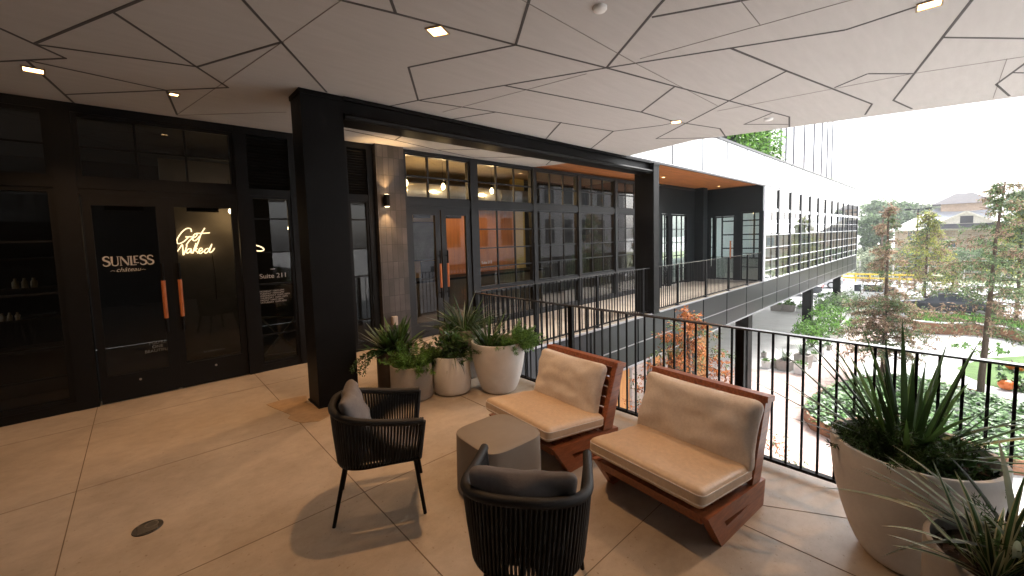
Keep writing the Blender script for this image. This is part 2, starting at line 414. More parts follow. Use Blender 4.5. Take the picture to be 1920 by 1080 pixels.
for L_ in [[(332,216),(537,210)],[(740,-70),(640,0),(530,78),(332,215)],[(1200,110),(1595,0),(1680,-24)],[(1388,0),(1425,46)],[(1345,208),(1710,138),(1920,106),(2000,96)],[(1200,123),(1345,198)],[(900,-60),(980,0),(1200,123)],[(830,210),(1100,138)],[(1888,110),(1862,184)]]:
    cline(L_, .006, 2)
struct(b.build('ceiling', [M_ceil, M_joint, M_hair]))
# closing walls of the covered terrace, behind and left of the viewpoint
M_rear = mat('dark_render', (.05, .05, .052), .8, 0, .15, 3)
b = B(); b.box(-5, -4.7, .001, XR, -4.5, ZC-.001); b.box(-5.2, -4.7, 0, -5, 6.9, ZC)
tag(b.build('wall', M_rear), 'dark rendered wall closing the terrace behind the viewpoint', 'wall')
# steel columns and beam of the walkway edge
def column(x0, y0, x1, y1, z0, z1, label, group=None):
    b = B(); b.box(x0, y0, z0, x1, y1, z1)
    b.box(x0-.012, y0-.012, z0, x1+.012, y1+.012, z0+.02); b.box(x0-.012, y0-.012, z1-.05, x1+.012, y1+.012, z1-.001)
    return tag(b.build('steel_column', M_black), label, 'column', group)
column(1.36, 4.70, 1.80, 5.05, 0, ZC, 'thick black column standing on the terrace behind the woven chair')
column(8.62, 4.62, 8.86, 5.1, 0, 3.42, 'black column with a daylit grey side rising through the walkway railing')
b = B(); b.box(1.80, 4.72, 3.20, 8.62, 4.74, 3.44); b.box(1.80, 4.66, 3.20, 8.62, 4.98, 3.225); b.box(1.80, 4.66, 3.415, 8.62, 4.98, 3.455)
b.tube([(1.8, 4.67, 3.24), (8.62, 4.67, 3.24)], .035, 8)
tag(b.build('steel_beam', M_black), 'long black steel beam spanning under the ceiling between the two columns', 'beam')

# ------------------------------------------------------------------ downlights
M_lens = emit('warm_lens', (1, .62, .28), 3.5)
M_trim = mat('copper_trim', (.35, .24, .14), .4, .3, .1)
def downlight(u, v, label, watts, rz=0, z=ZC, size=.12):
    p = onz(u, v, z); t = thing('downlight', label, 'ceiling light', (p.x, p.y, z), rz, 'recessed downlights in the ceiling')
    s = size/2; b = B()
    for x0, y0, x1, y1 in ((-s-.012, -s-.012, s+.012, -s), (-s-.012, s, s+.012, s+.012), (-s-.012, -s, -s, s), (s, -s, s+.012, s)): b.box(x0, y0, -.012, x1, y1, -.0005)
    b.build('trim', M_trim, t)
    b = B(); b.box(-s, -s, -.006, s, s, -.0015); b.build('lens', M_lens, t)
    if watts:
        l = bpy.data.lights.new('downlight_lamp', 'SPOT'); l.energy = watts; l.color = (1, .55, .25); l.spot_size = R(118); l.spot_blend = .7; l.shadow_soft_size = .05
        o = bpy.data.objects.new('lamp', l); C.objects.link(o); o.parent = t; o.location = (0, 0, -.02)
    return t
DW = 35
downlight(820, 57, 'bright recessed square ceiling downlight nearest the middle of the ceiling', DW, R(30))
downlight(1743, 7, 'recessed square downlight at the top right near the open ceiling edge', DW, R(5))
downlight(62, 130, 'recessed square downlight above the shopfront at far left', DW*.7, R(5))
downlight(326, 176, 'small recessed downlight above the neon sign doors', DW*.5, R(5), size=.07)
downlight(792, 251, 'recessed downlight behind the beam near the brick pier', DW*1.2, R(20))
downlight(1268, 228, 'recessed downlight beyond the beam near the ceiling edge over the walkway railing', DW*.6, R(20))
def disc(u, v, r, label, name='smoke_detector', h=.03, z=ZC):
    p = onz(u, v, z); b = B(); b.lathe([(0, -h), (r*.8, -h), (r, -h*.6), (r, -.001)], 24)
    return tag(b.build(name, M_white, loc=p, smooth=True), label, 'smoke detector')
disc(1125, 13, .05, 'round white detector disc on the ceiling at top centre')
disc(1441, 222, .06, 'round white detector disc on the ceiling near its open edge')

# ------------------------------------------------------------------ shopfronts on the facade plane
def rect_frame(b, x0, x1, z0, z1, wd, y0, y1, m=0):
    b.box(x0, y0, z0, x0+wd, y1, z1, m); b.box(x1-wd, y0, z0, x1, y1, z1, m)
    b.box(x0+wd, y0, z0, x1-wd, y1, z0+wd, m); b.box(x0+wd, y0, z1-wd, x1-wd, y1, z1, m)
def window(parent, x0, x1, z0, z1, cols, rows, gm, fm, y=YF, wd=.045, mun=.022, rowz=None, mm=None):
    b = B(); rect_frame(b, x0, x1, z0, z1, wd, y-.03, y+.06)
    f = b.build('window', fm, parent)
    b = B(); xs = [x0+wd+(x1-x0-2*wd)*i/cols for i in range(1, cols)]
    zs = rowz or [z0+wd+(z1-z0-2*wd)*i/rows for i in range(1, rows)]
    for x in xs: b.box(x-mun/2, y-.012, z0+wd, x+mun/2, y+.03, z1-wd)
    for z in zs: b.box(x0+wd, y-.010, z-mun/2, x1-wd, y+.028, z+mun/2)
    if cols == 1:
        for x in (x0+wd+.004, x1-wd-.004): b.box(x-.004, y-.009, z0+wd, x+.004, y+.027, z1-wd)
    if xs or zs: b.build('muntin', mm or fm, f)
    b = B(); b.poly([(x0+wd, y+.008, z0+wd), (x1-wd, y+.008, z0+wd), (x1-wd, y+.008, z1-wd), (x0+wd, y+.008, z1-wd)])
    b.build('pane', gm, f); return f
def door(parent, x0, x1, z1, gm, fm, hx, hz0=.75, hz1=1.62, y=YF, stile=.068, kick=.32, top=.115, grip=(.96, 1.40), lock=True):
    b = B(); b.box(x0, y-.035, .012, x0+stile, y+.02, z1); b.box(x1-stile, y-.035, .012, x1, y+.02, z1)
    b.box(x0+stile, y-.034, .012, x1-stile, y+.019, kick); b.box(x0+stile, y-.034, z1-top, x1-stile, y+.019, z1)
    d = b.build('door', fm, parent)
    b = B(); a = (x0+stile, x1-stile); b.poly([(a[0], y, kick), (a[1], y, kick), (a[1], y, z1-top), (a[0], y, z1-top)]); b.build('pane', gm, d)
    b = B(); b.tube([(hx, y-.10, hz0), (hx, y-.10, hz1)], .017, 12, 0)
    for z in (hz0+.1, hz1-.1): b.tube([(hx, y-.10, z), (hx, y-.03, z)], .009, 8, 0)
    b.tube([(hx, y-.10, grip[0]), (hx, y-.10, grip[1])], .022, 14, 1)
    b.build('handle', [M_black, M_copper], d, auto=40)
    if lock:
        b = B(); xc = (x0+x1)/2; b.tube([(xc, y-.045, kick*.72), (xc, y-.03, kick*.72)], .013, 12); b.build('lock', M_steel, d)
    b = B(); xc = (x0+x1)/2; b.box(xc-.17, y+.02, z1-top-.05, xc+.17, y+.07, z1-.03); b.build('door_closer', M_black, d)
    return d

SH = thing('shopfront', 'black glazed shopfront with double doors and white lettering beside the thick column', 'shopfront', (0, YF, 0))
SH.location = (0, 0, 0)
b = B()
b.box(-5, YF-.05, 3.36, 3.0, YF+.08, ZC-.002)          # head
b.box(-5, YF-.045, 2.52, 3.0, YF+.08, 2.62)            # transom
b.box(-5, YF-.04, 0.001, -.62, YF+.07, .10)            # sills
b.box(1.17, YF-.04, 0.001, 3.0, YF+.07, .10)
for x0, x1 in ((-2.45, -2.36), (-.63, -.45), (1.05, 1.20), (1.72, 1.98), (2.40, 2.58), (2.9, 3.01)):
    b.box(x0, YF-.055, .002, x1, YF+.09, 3.40)
b.box(-.45, YF-.038, 2.45, 1.05, YF+.07, 2.52)
b.box(.262, YF-.03, .02, .303, YF+.03, 2.45)
b.build('frame', M_frame, SH)
for x0, x1 in ((-4.3, -2.45), (-2.36, -.63)):
    window(SH, x0, x1, .10, 2.52, 2, 4, M_glassd, M_frame, rowz=[.42, .75, 1.36, 1.93], wd=.05)
    window(SH, x0, x1, 2.62, 3.36, 2, 2, M_glassd, M_frame)
window(SH, -.45, 1.05, 2.62, 3.36, 3, 2, M_glassd, M_frame)
window(SH, 1.20, 1.72, .10, 2.52, 1, 5, M_glassd, M_frame, rowz=[.52, 1.26, 1.72, 2.2], wd=.035)
window(SH, 1.98, 2.40, .10, 2.52, 1, 5, M_glassd, M_frame, rowz=[.52, 1.26, 1.72, 2.2], wd=.035)
window(SH, 2.58, 2.90, .10, 2.52, 1, 5, M_glassd, M_frame, rowz=[.52, 1.26, 1.72, 2.2], wd=.03)
for x0, x1 in ((1.20, 1.72), (1.98, 2.40), (2.58, 2.9)):
    b = B()
    for i in range(17): z = 2.64+i*.042; b.bar((x0, YF-.01, z), (x1, YF-.01, z), .045, .012, 0, up=(0, .6, .8))
    b.box(x0, YF+.03, 2.62, x1, YF+.05, 3.36); b.build('louver', M_frame, SH)
dl = door(SH, -.43, .262, 2.45, M_glassd, M_frame, .205, .78, 1.63, grip=(.95, 1.42))
dr = door(SH, .303, 1.04, 2.45, M_glassd, M_frame, .365, .78, 1.63, grip=(.95, 1.42))
# serif lettering on the left door, drawn as thick and thin strokes
def ribbon(b, pts, wd, y, m=0):
    P = [Vector((p[0], 0, p[1])) for p in pts]
    n = len(P); L_ = []; R_ = []
    for i in range(n):
        d = (P[min(i+1, n-1)]-P[max(i-1, 0)]).normalized(); q = Vector((-d.z, 0, d.x))
        wi = wd[i] if isinstance(wd, list) else wd
        L_.append(P[i]+q*wi/2); R_.append(P[i]-q*wi/2)
    for i in range(n-1):
        b._add([(v.x, y, v.z) for v in (L_[i], L_[i+1], R_[i+1], R_[i])], [(0, 1, 2, 3)], m)
def cat2(pts, n=6): return [(q.x, q.y) for q in catmull([(p[0], p[1], 0) for p in pts], n)]
b = B(); yl = YF-.004; ox, oz, hh = -.31, 1.63, .108
def S(x, s=1, z=0):
    p = cat2([(.50, .80), (.42, .97), (.22, 1.0), (.06, .85), (.10, .64), (.30, .52), (.48, .38), (.50, .15), (.30, 0), (.10, .03), (0, .2)])
    ribbon(b, [(ox+(x+q[0]*s)*hh, oz+(z+q[1]*s)*hh) for q in p], [.008+.011*math.sin(math.pi*i/(len(p)-1)) for i in range(len(p))], yl)
def st(x0, z0, x1, z1, wd): ribbon(b, [(ox+x0*hh, oz+z0*hh), (ox+x1*hh, oz+z1*hh)], wd, yl)
S(0); st(.7, .95, .7, .3, .017); ribbon(b, [(ox+q[0]*hh, oz+q[1]*hh) for q in cat2([(.7, .3), (.76, .06), (.95, 0), (1.13, .08), (1.18, .3)])], .011, yl); st(1.18, .3, 1.18, .95, .008)
for x in (.7, 1.18, 1.40, 2.02): st(x-.1, .97, x+.1, .97, .006)
st(1.40, 0, 1.40, .97, .008); st(1.42, .97, 2.0, 0, .018); st(2.02, 0, 2.02, .97, .008); st(1.3, 0, 1.5, 0, .006)
st(2.24, 0, 2.24, .97, .017); st(2.14, .97, 2.34, .97, .006); st(2.14, 0, 2.66, 0, .008)
st(2.52, .22, 2.52, .97, .015); st(2.45, .97, 2.86, .97, .008); st(2.52, .6, 2.78, .6, .007); st(2.45, .22, 2.88, .22, .008)
S(2.98); S(3.58)
b.build('lettering', M_letter, dl)
text_mesh('château', .07, M_letter, 'lettering', dl, wallM(-.10, yl, 1.555), 'CENTER', 1.0, 1, 0, .35)
b = B()
for x0, x1 in ((-.255, -.215), (.015, .055)):
    b = B(); ribbon(b, [(x0, 1.565), ((x0+x1)/2, 1.572), (x1, 1.565)], .005, yl); b.build('lettering', M_letter, dl)
M_faint = mat('faint_vinyl', (.16, .17, .17), .6, 0, .05)
text_mesh("YOU'RE\nONE\nBEAUTIFUL", .05, M_faint, 'lettering', dl, wallM(.10, yl, .63), 'CENTER', 1, 1.0)
text_mesh("by appointment", .03, M_faint, 'lettering', dr, wallM(.67, yl, .42), 'CENTER', 1.2, 1)
text_mesh('Suite 211', .095, M_letter, 'lettering', SH, wallM(1.255, YF-.006, 1.345))
text_mesh('MONDAY 10AM-6PM\nTUESDAY 10AM-6PM\nWEDNESDAY 10AM-10PM\nTHURSDAY 10AM-10PM\nFRIDAY 10AM-10PM\nSATURDAY 10AM-4PM', .034, M_letter, 'lettering', SH, wallM(1.245, YF-.006, 1.145), 'LEFT', 1, .95)
b = B(); b.box(1.40, YF-.007, 1.47, 1.46, YF-.004, 1.478); b.build('lettering', M_letter, SH)

# inside the dark shop
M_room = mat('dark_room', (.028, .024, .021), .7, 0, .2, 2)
M_signw = mat('sign_wall', (.20, .17, .135), .7, 0, .12, 4, .1, 20)
b = B()
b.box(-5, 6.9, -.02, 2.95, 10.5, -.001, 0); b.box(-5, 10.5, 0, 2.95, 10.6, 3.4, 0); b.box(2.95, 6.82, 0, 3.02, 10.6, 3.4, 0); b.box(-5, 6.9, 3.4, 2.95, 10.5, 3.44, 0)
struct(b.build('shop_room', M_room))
YN = 8.3
a0 = ony(322, 380, YN); a1 = ony(452, 560, YN)
b = B(); b.box(a0.x-.12, YN, 0, a1.x+.02, YN+.1, 3.2)
tag(b.build('partition_wall', M_signw), 'tan partition wall behind the glass door carrying the neon sign', 'wall')
M_neon = emit('neon_tube', (1, .70, .38), 1.1)
zk = lambda x, y: ony(160+x/3.1775, 360+y/3.1765, YN-.05)
NE = thing('neon_sign', 'lit warm white neon script sign on the wall behind the glass door', 'neon sign', zk(650, 300))
NEo = zk(650, 300)
def neon(strokes, r=.008):
    b = B()
    for s_ in strokes:
        P = [zk(*p)-NEo for p in s_]; b.tube(catmull(P, 6), r, 8)
    return b.build('neon_tubing', M_neon, NE, smooth=True)
neon([[(632,238),(628,220),(605,217),(578,236),(552,272),(545,296),(556,308),(585,296),(612,270),(596,268),(640,268),(618,292),(600,318)]])
neon([[(640,274),(660,264),(664,250),(652,250),(641,268),(643,288),(660,286),(682,262)],[(712,214),(690,250),(672,300),(657,338)],[(662,246),(700,246),(742,243)]])
neon([[(545,358),(560,338),(577,314),(581,340),(584,376),(596,348),(606,318)],[(632,340),(616,338),(603,352),(606,364),(620,358),(632,342),(630,362),(640,360)],
      [(660,304),(650,334),(640,366)],[(668,336),(648,348),(662,352),(672,366)],[(678,354),(696,346),(694,335),(682,338),(676,354),(686,366),(706,352)],
      [(738,338),(722,338),(710,352),(716,364),(732,352),(754,310),(740,350),(744,360),(758,352),(770,334)]])
b = B(); b.tube([(.22, .03, -.2), (.24, .03, -.6), (.23, .03, -.95)], .004, 6); b.build('bracket', M_black, NE)
p0 = ony(484, 465, 8.8)
b = B(); b.tube([(p0.x+.11*math.cos(t)*1.1-.03, 8.8, p0.z+.05*math.sin(t)-.03*math.cos(t)) for t in [i*.3 for i in range(-8, 9)]], .011, 8)  # glowing tube added to imitate the sign's reflection
tag(b.build('neon_reflection', M_neon, smooth=True), 'small glowing tube standing in for the neon sign reflection behind the narrow side window', 'neon sign')
def pendant(p, label, grp, drop=.6, r=.035, e=None):
    t = thing('pendant_bulb', label, 'pendant light', p, 0, grp)
    b = B(); b.lathe([(0, -r*1.4), (r*.6, -r*1.1), (r, -r*.1), (r*.75, r*.8), (r*.35, r*1.5), (0, r*1.6)], 14); b.build('bulb', M_bulb, t, smooth=True)
    b = B(); b.tube([(0, 0, r*1.5), (0, 0, r*3)], r*.45, 10); b.build('socket', M_black, t)
    b = B(); b.tube([(0, 0, r*3), (0, 0, drop)], .004, 6); b.build('cord', M_black, t)
    if e:
        l = bpy.data.lights.new('bulb_lamp', 'POINT'); l.energy = e; l.color = (1, .66, .33); l.shadow_soft_size = .05
        o = bpy.data.objects.new('lamp', l); C.objects.link(o); o.parent = t; o.location = (0, -.0, -.1)
    return t
M_bulb = emit('bulb_glow', (1, .72, .36), 5)
pendant(ony(432, 396, 8.0), 'small yellow lamp hanging inside beside the neon sign', None, .5, .03, 1.6)
pendant(ony(541, 428, 8.6), 'small lit bulb seen through the narrow shop side window', None, .6, .02, .5)
# shelves with bottles inside the far-left window
sh = thing('shelf_unit', 'dark shop shelving with bottles inside the far left window', 'shelving', (-1.6, 7.75, 0))
b = B()
for z in (.62, .98, 1.36, 1.72): b.box(-1.0, -.15, z, 1.0, .15, z+.025)
b.build('shelf', mat('dark_shelf', (.05, .03, .018), .6), sh)
b = B()
for x in (-1.0, .98): b.box(x, -.15, 0, x+.02, .15, 2.2)
b.box(-.98, .14, 0, .98, .15, 2.2); b.build('shelf_frame', M_room, sh)
M_bot = mat('amber_bottle', (.35, .24, .12), .3, 0, .3, 3)
k = 0
for (u, v, sz, pos) in ((30, 532, .1, 'first bottle from the left on the upper lit shelf'), (48, 532, .1, 'middle bottle of three on the upper shelf'), (65, 531, .1, 'right bottle of three on the upper shelf'),
                        (3, 572, .08, 'leftmost small bottle on the lower shelf'), (17, 572, .08, 'middle small bottle on the lower shelf'), (32, 571, .08, 'right small bottle on the lower shelf')):
    p = ony(u, v+3, 7.65); zz = 1.005 if p.z > 1.1 else .645
    zz = 1.385 if p.z > 1.3 else zz
    b = B(); b.lathe([(0, 0), (sz*.3, 0), (sz*.3, sz*.75), (sz*.14, sz*.95), (sz*.14, sz*1.2), (0, sz*1.2)], 14)
    tag(b.build('bottle', M_bot, loc=(p.x, 7.62, zz), smooth=True), pos+' inside the dark shop', 'bottle', 'bottles on the shop shelves')
b = B()
pp = [ony(u, v, 7.3) for u, v in ((488, 596), (555, 595), (495, 668), (560, 660))]
for a_, c_ in ((0, 3), (1, 2), (0, 1), (2, 3)): b.bar(pp[a_], pp[c_], .03, .03)
tag(b.build('trestle_leg', mat('pale_wood', (.22, .2, .15), .6)), 'crossed pale trestle legs inside the narrow shop side window', 'trestle')

# brick pier, wall lamp, outlet
M_brick = tiled('stack_brick', (.06, .052, .05), (.035, .03, .03), .098, .295, .6, 0, .35, .006)
b = B(); b.box(3.012, YF-.16, .001, 3.525, YF+.2, 3.455)
tag(b.build('brick_pier', M_brick), 'narrow pier of long dark vertical stack bricks between the shopfronts', 'pier')
pS = ony(726, 376, YF-.24)
SC = thing('wall_sconce', 'black up and down wall lamp glowing on the brick pier', 'wall lamp', (pS.x, YF-.16, pS.z))
b = B(); b.tube([(0, -.07, -.1), (0, -.07, .1)], .048, 20); b.box(-.03, -.03, -.05, .03, 0, .05); b.build('body', M_black, SC, auto=40)
b = B(); b.tube([(0, -.07, -.103), (0, -.07, -.1001)], .038, 16); b.tube([(0, -.07, .1001), (0, -.07, .103)], .038, 16); b.build('lens', emit('sconce_lens', (1, .72, .4), 4), SC)
for s_ in (-1, 1):
    l = bpy.data.lights.new('sconce_lamp', 'SPOT'); l.energy = 11; l.color = (1, .62, .28); l.spot_size = R(85); l.spot_blend = .9; l.shadow_soft_size = .02
    o = bpy.data.objects.new('lamp', l); C.objects.link(o); o.parent = SC; o.location = (0, -.085, s_*.11); o.rotation_euler = (R(180) if s_ > 0 else 0, 0, 0)
pO = ony(739, 601, YF-.17)
b = B(); b.box(pO.x-.045, YF-.225, pO.z-.075, pO.x+.045, YF-.161, pO.z+.075); b.box(pO.x-.03, YF-.235, pO.z-.07, pO.x+.03, YF-.2255, pO.z+.06)
tag(b.build('outlet_box', mat('ivory_plastic', (.42, .37, .33), .5)), 'small white outlet cover low on the brick pier', 'outlet')

# suite 212 glazing
SG = thing('glazed_front', 'black gridded shop glazing with lit yellow interior behind the walkway', 'shopfront', (0, 0, 0))
b = B()
b.box(3.525, YF-.05, 3.40, 16.6, YF+.1, ZC-.003); b.box(3.525, YF-.055, 2.46, 11.9, YF+.1, 2.60)
for x0, x1 in ((3.526, 3.60), (5.03, 5.22), (6.84, 6.96), (8.52, 8.64), (10.22, 10.34), (11.86, 12.05)): b.box(x0, YF-.07, .002, x1, YF+.1, 3.42)
b.box(5.22, YF-.05, .001, 11.86, YF+.09, .10); b.box(5.22, YF-.05, .70, 11.86, YF+.09, .80)
b.build('frame', M_frame2, SG)
window(SG, 3.60, 5.03, 2.60, 3.40, 3, 2, M_glass, M_frame2, wd=.03, mun=.035)
XS = [(5.22, 6.84), (6.96, 8.52), (8.64, 10.22), (10.34, 11.86)]
for x0, x1 in XS:
    window(SG, x0, x1, 2.60, 3.40, 3, 2, M_glass, M_frame2, wd=.03, mun=.03)
    window(SG, x0, x1, .80, 2.46, 3, 4, M_glass, M_frame2, wd=.03, mun=.024)
    window(SG, x0, x1, .10, .70, 1, 1, M_glass, M_frame2, wd=.03)
b = B(); b.box(3.60, YF-.04, 2.40, 5.03, YF+.03, 2.46); b.build('frame', M_frame2, SG)
door(SG, 3.61, 4.30, 2.40, M_glass, M_frame2, 4.235, .72, 1.63, stile=.11, kick=.28, top=.10, grip=(.92, 1.38), lock=False)
door(SG, 4.325, 5.02, 2.40, M_glass, M_frame2, 4.40, .72, 1.63, stile=.11, kick=.28, top=.10, grip=(.92, 1.38), lock=False)
text_mesh('Suite 212', .085, M_letter, 'lettering', SG, wallM(5.30, YF-.006, 1.30), 'LEFT', .9)
# interior of suite 212
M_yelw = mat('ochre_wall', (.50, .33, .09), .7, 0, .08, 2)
M_orw = mat('orange_wood_wall', (.46, .16, .03), .45, 0, .3, 2, stretch=(5, 5, .5))
M_rfl = mat('inside_floor', (.09, .07, .055), .5, 0, .2)
b = B(); b.box(3.525, 6.9, -.02, 11.9, 11.5, -.002, 1); b.box(3.525, 11.5, 0, 11.9, 11.6, 3.6, 0); b.box(3.53, 6.92, 0, 3.6, 11.5, 3.6, 0); b.box(11.83, 6.92, 0, 11.9, 11.5, 3.6, 3)  # far side wall gets painted-in dimness instead of ochre
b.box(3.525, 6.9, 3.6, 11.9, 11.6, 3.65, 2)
b.box(8.73, 8.95, 0, 11.82, 9.1, 3.59, 3)  # added dark partition, keeps the interior behind the right windows dim
struct(b.build('suite_room', [M_yelw, M_rfl, mat('suite_ceiling', (.28, .22, .13), .8), mat('painted_dim_wall', (.035, .03, .026), .7)]))
b = B(); b.box(5.85, 8.9, 0, 8.3, 9.1, 2.95); tag(b.build('timber_screen', M_orw), 'orange timber screen wall inside the lit shop', 'screen')
b = B(); b.box(8.35, 8.88, 0, 8.72, 9.12, 3.58); tag(b.build('interior_post', M_yelw), 'yellow square post at the end of the timber screen inside', 'post')
b = B(); b.tube([(3.7, 8.4, 2.95), (8.6, 8.4, 2.95)], .20, 20)
for i in range(9): x = 3.9+i*.55; b.tube([(x, 8.4, 2.95), (x+.03, 8.4, 2.95)], .212, 20)
tag(b.build('air_duct', mat('galvanised', (.5, .5, .48), .3, .9, .15), auto=40), 'round galvanised air duct under the lit shop ceiling', 'duct')
ct = thing('counter', 'long dark shop counter inside the lit suite', 'counter', (6.2, 8.2, 0))
b = B(); b.box(-2.2, -.3, 0, 2.2, .3, .9); b.build('base', mat('counter_base', (.12, .085, .05), .6), ct)
b = B(); b.box(-2.25, -.35, .9, 2.25, .35, .95); b.build('worktop', M_black, ct)
b = B(); b.box(4.75, 8.25, .96, 5.2, 8.29, 1.35); b.box(4.92, 8.2, .951, 5.02, 8.34, .97); tag(b.build('monitor', M_black), 'dark monitor standing on the counter behind the left glass door', 'monitor')
fr = thing('wall_picture', 'dark framed picture on the lit shop back wall', 'picture', (6.75, 11.46, 1.8))
b = B(); rect_frame(b, -.45, .45, -.62, .62, .04, -.03, .03); b.build('frame', M_black, fr); b = B(); b.box(-.41, -.01, -.58, .41, .02, .58); b.build('picture', mat('pale_print', (.10, .13, .10), .6, 0, .4, 3), fr)
for (u, v, lab, e) in ((761, 343, 'lit pendant bulb leftmost behind the transom above the glass doors', 9), (831, 350, 'lit pendant bulb behind the transom above the right glass door', 9), (922, 358, 'lit pendant bulb behind the transom window right of the doors', 9),
                    (1024, 395, 'lit pendant bulb low behind the dark reflecting window', 2), (767, 397, 'lit bulb seen through the top corner of the left glass door', 0)):
    yy = 8.0 if v < 390 else (9.3 if u > 900 else 9.2)
    p = ony(u, v, yy); pendant(p, lab, 'pendant bulbs in the lit shop', 3.6-p.z, .05 if u < 1000 else .04, e)

# ================================================================== RAILINGS
def railing(name, label, axis, fixed, a0, a1, posts, step, maxparts=100, skip=0.045):
    t = thing(name, label, 'railing', (0, 0, 0))
    P = (lambda a, z, o=0: (fixed+o, a, z)) if axis == 'y' else (lambda a, z, o=0: (a, fixed+o, z))
    up = (0, 0, 1)
    b = B(); b.bar(P(a0, 1.055), P(a1, 1.055), .05, .014); b.build('top_rail', M_rail, t)
    b = B(); b.bar(P(a0, .05), P(a1, .05), .045, .022); b.build('bottom_rail', M_black, t)
    for p in posts:
        b = B(); b.bar(P(p, .002), P(p, 1.047), .05 if axis == 'y' else .012, .012 if axis == 'y' else .05, up=(0, 1, 0)) if False else None
        if axis == 'y': b.box(fixed-.022, p-.03, .002, fixed+.022, p+.03, 1.047); b.box(fixed-.05, p-.06, .0005, fixed+.05, p+.06, .012)
        else: b.box(p-.03, fixed-.022, .002, p+.03, fixed+.022, 1.047); b.box(p-.06, fixed-.05, .0005, p+.06, fixed+.05, .012)
        b.build('post', M_black, t)
    n = 0; rest = B(); a = a0+step/2; first = None
    L_ = []
    while a < a1:
        if all(abs(a-p) > skip for p in posts): L_.append(a)
        a += step
    for a in L_:
        bb = rest if n >= maxparts else B()
        bb.box(*( (fixed-.0075, a-.0075, .061, fixed+.0075, a+.0075, 1.048) if axis == 'y' else (a-.0075, fixed-.0075, .061, a+.0075, fixed+.0075, 1.048)))
        if n < maxparts: bb.build('baluster', M_black, t)
        n += 1
    if rest.v:
        o = rest.build('baluster', M_black, t); o['kind'] = 'stuff'
    return t
M_rail = mat('rail_cap', (.06, .06, .062), .14, 0, .15, 20, spec=1)
railing('terrace_railing', 'black steel railing with thin vertical bars along the terrace edge behind the benches', 'y', XR, -4.4, 4.67, [4.64, 2.89, 1.14, -.61, -2.36, -4.1], .0975)
railing('walkway_railing', 'long black steel railing along the raised walkway leading to the far wing', 'x', YW+.06, XR+.05, 16.7, [4.9, 6.62, 8.35, 10.07, 11.8, 13.52, 15.24], .1)

# ================================================================== FAR OFFICE WING
OW = thing('office_wing', 'long glazed office wing with pale parapet and cedar soffit beyond the walkway', 'building', (0, 0, 0))
M_fascia = mat('fascia_metal', (.024, .026, .03), .3, .4, .12, 1.5, .03, 6)
M_para = mat('pale_panel', (.80, .82, .85), .25, 0, .02, 1)
M_dkwall = mat('blackish_cladding', (.005, .008, .009), .5, 0, .1, 3, spec=.25)
b = B(); b.prism([(7.64, YW+.03), (37.3, YW+.03), (37.3, 6.9), (6.87, 6.9)], 3.50, 3.56); b.build('soffit', M_soffw, OW)
b = B(); b.box(7.4, YW, 3.49, 37.3, YW+.028, 4.50); b.box(7.4, YW-.006, 3.44, 37.3, YW+.05, 3.489, 1); b.box(7.4, YW-.03, 4.5, 37.3, YW+.25, 4.57, 1)
x = 9.65
while x < 37: b.box(x-.035, YW-.006, 3.5, x+.035, YW+.001, 4.49, 1); x += 1.745
b.box(37.3, YW, -1.0, 37.5, 16, 4.5, 0); b.build('parapet', [M_para, M_frame2], OW)
# fascia of the walkway deck
b = B(); x0 = 3.64
xs = [3.64, 4.55]+[6.28+1.727*k for k in range(18)]+[37.3]
for a_, c_ in zip(xs, xs[1:]): b.box(a_+.03, YW-.02, -.545, c_-.03, YW, -.03); b.box(a_+.03, YW-.02, -1.0, c_-.03, YW, -.575); b.box(a_+.03, YW-.018, -.57, c_-.03, YW, -.55, 2)
b.box(3.64, YW, -1.03, 37.3, YW+.03, -.02, 1); b.box(3.64, YW-.035, -1.04, 37.3, YW+.05, -1.005, 2); b.box(3.64, YW-.03, -.02, 37.3, YW-.011, .012, 2)
b.build('fascia', [M_fascia, M_black, mat('light_trim', (.32, .32, .34), .35, .5, .05)], OW)
b = B(); b.box(3.7, YW+.05, -1.03, 37.3, 12, -1.0); b.build('deck_underside', M_white, OW)
b = B(); b.box(16.9, 4.8, -.3, 37.3, 16, -.26); b.build('office_floor', mat('office_floor', (.55, .56, .52), .9), OW)
b = B(); b.box(16.9, 4.8, 3.3, 37.3, 16, 3.4); b.build('office_ceiling', mat('office_white', (.75, .78, .75), .9), OW)
# curtain wall
xs = [16.80]+[18.45+1.69*k for k in range(11)]+[37.28]
zs = [(.02, .72), (.78, 1.66), (1.72, 2.53), (2.70, 3.40)]
for a_, c_ in zip(xs, xs[1:]):
    b = B(); b.poly([(a_, YW+.006, 0), (c_, YW+.006, 0), (c_, YW+.006, 3.44), (a_, YW+.006, 3.44)]); b.build('window', M_glassw, OW)
b = B()
for x in xs[1:]: b.box(x-.07, YW-.032, .0, x+.07, YW+.06, 3.42)
for x in xs[:-1]: b.box(x+.83, YW-.001, 0, x+.87, YW+.05, 2.6)
b.build('mullion', M_frame2, OW)
b = B()
for z0, z1 in ((-.01, .03), (.735, .765), (1.675, 1.70), (2.56, 2.68), (3.39, 3.438), (.36, .375), (1.2, 1.215), (2.1, 2.115)): b.box(16.74, YW-.016, z0, 37.3, YW+.045, z1)
b.box(16.70, YW-.03, 0, 16.80, YW+.1, 3.44); b.build('transom', M_para, OW)
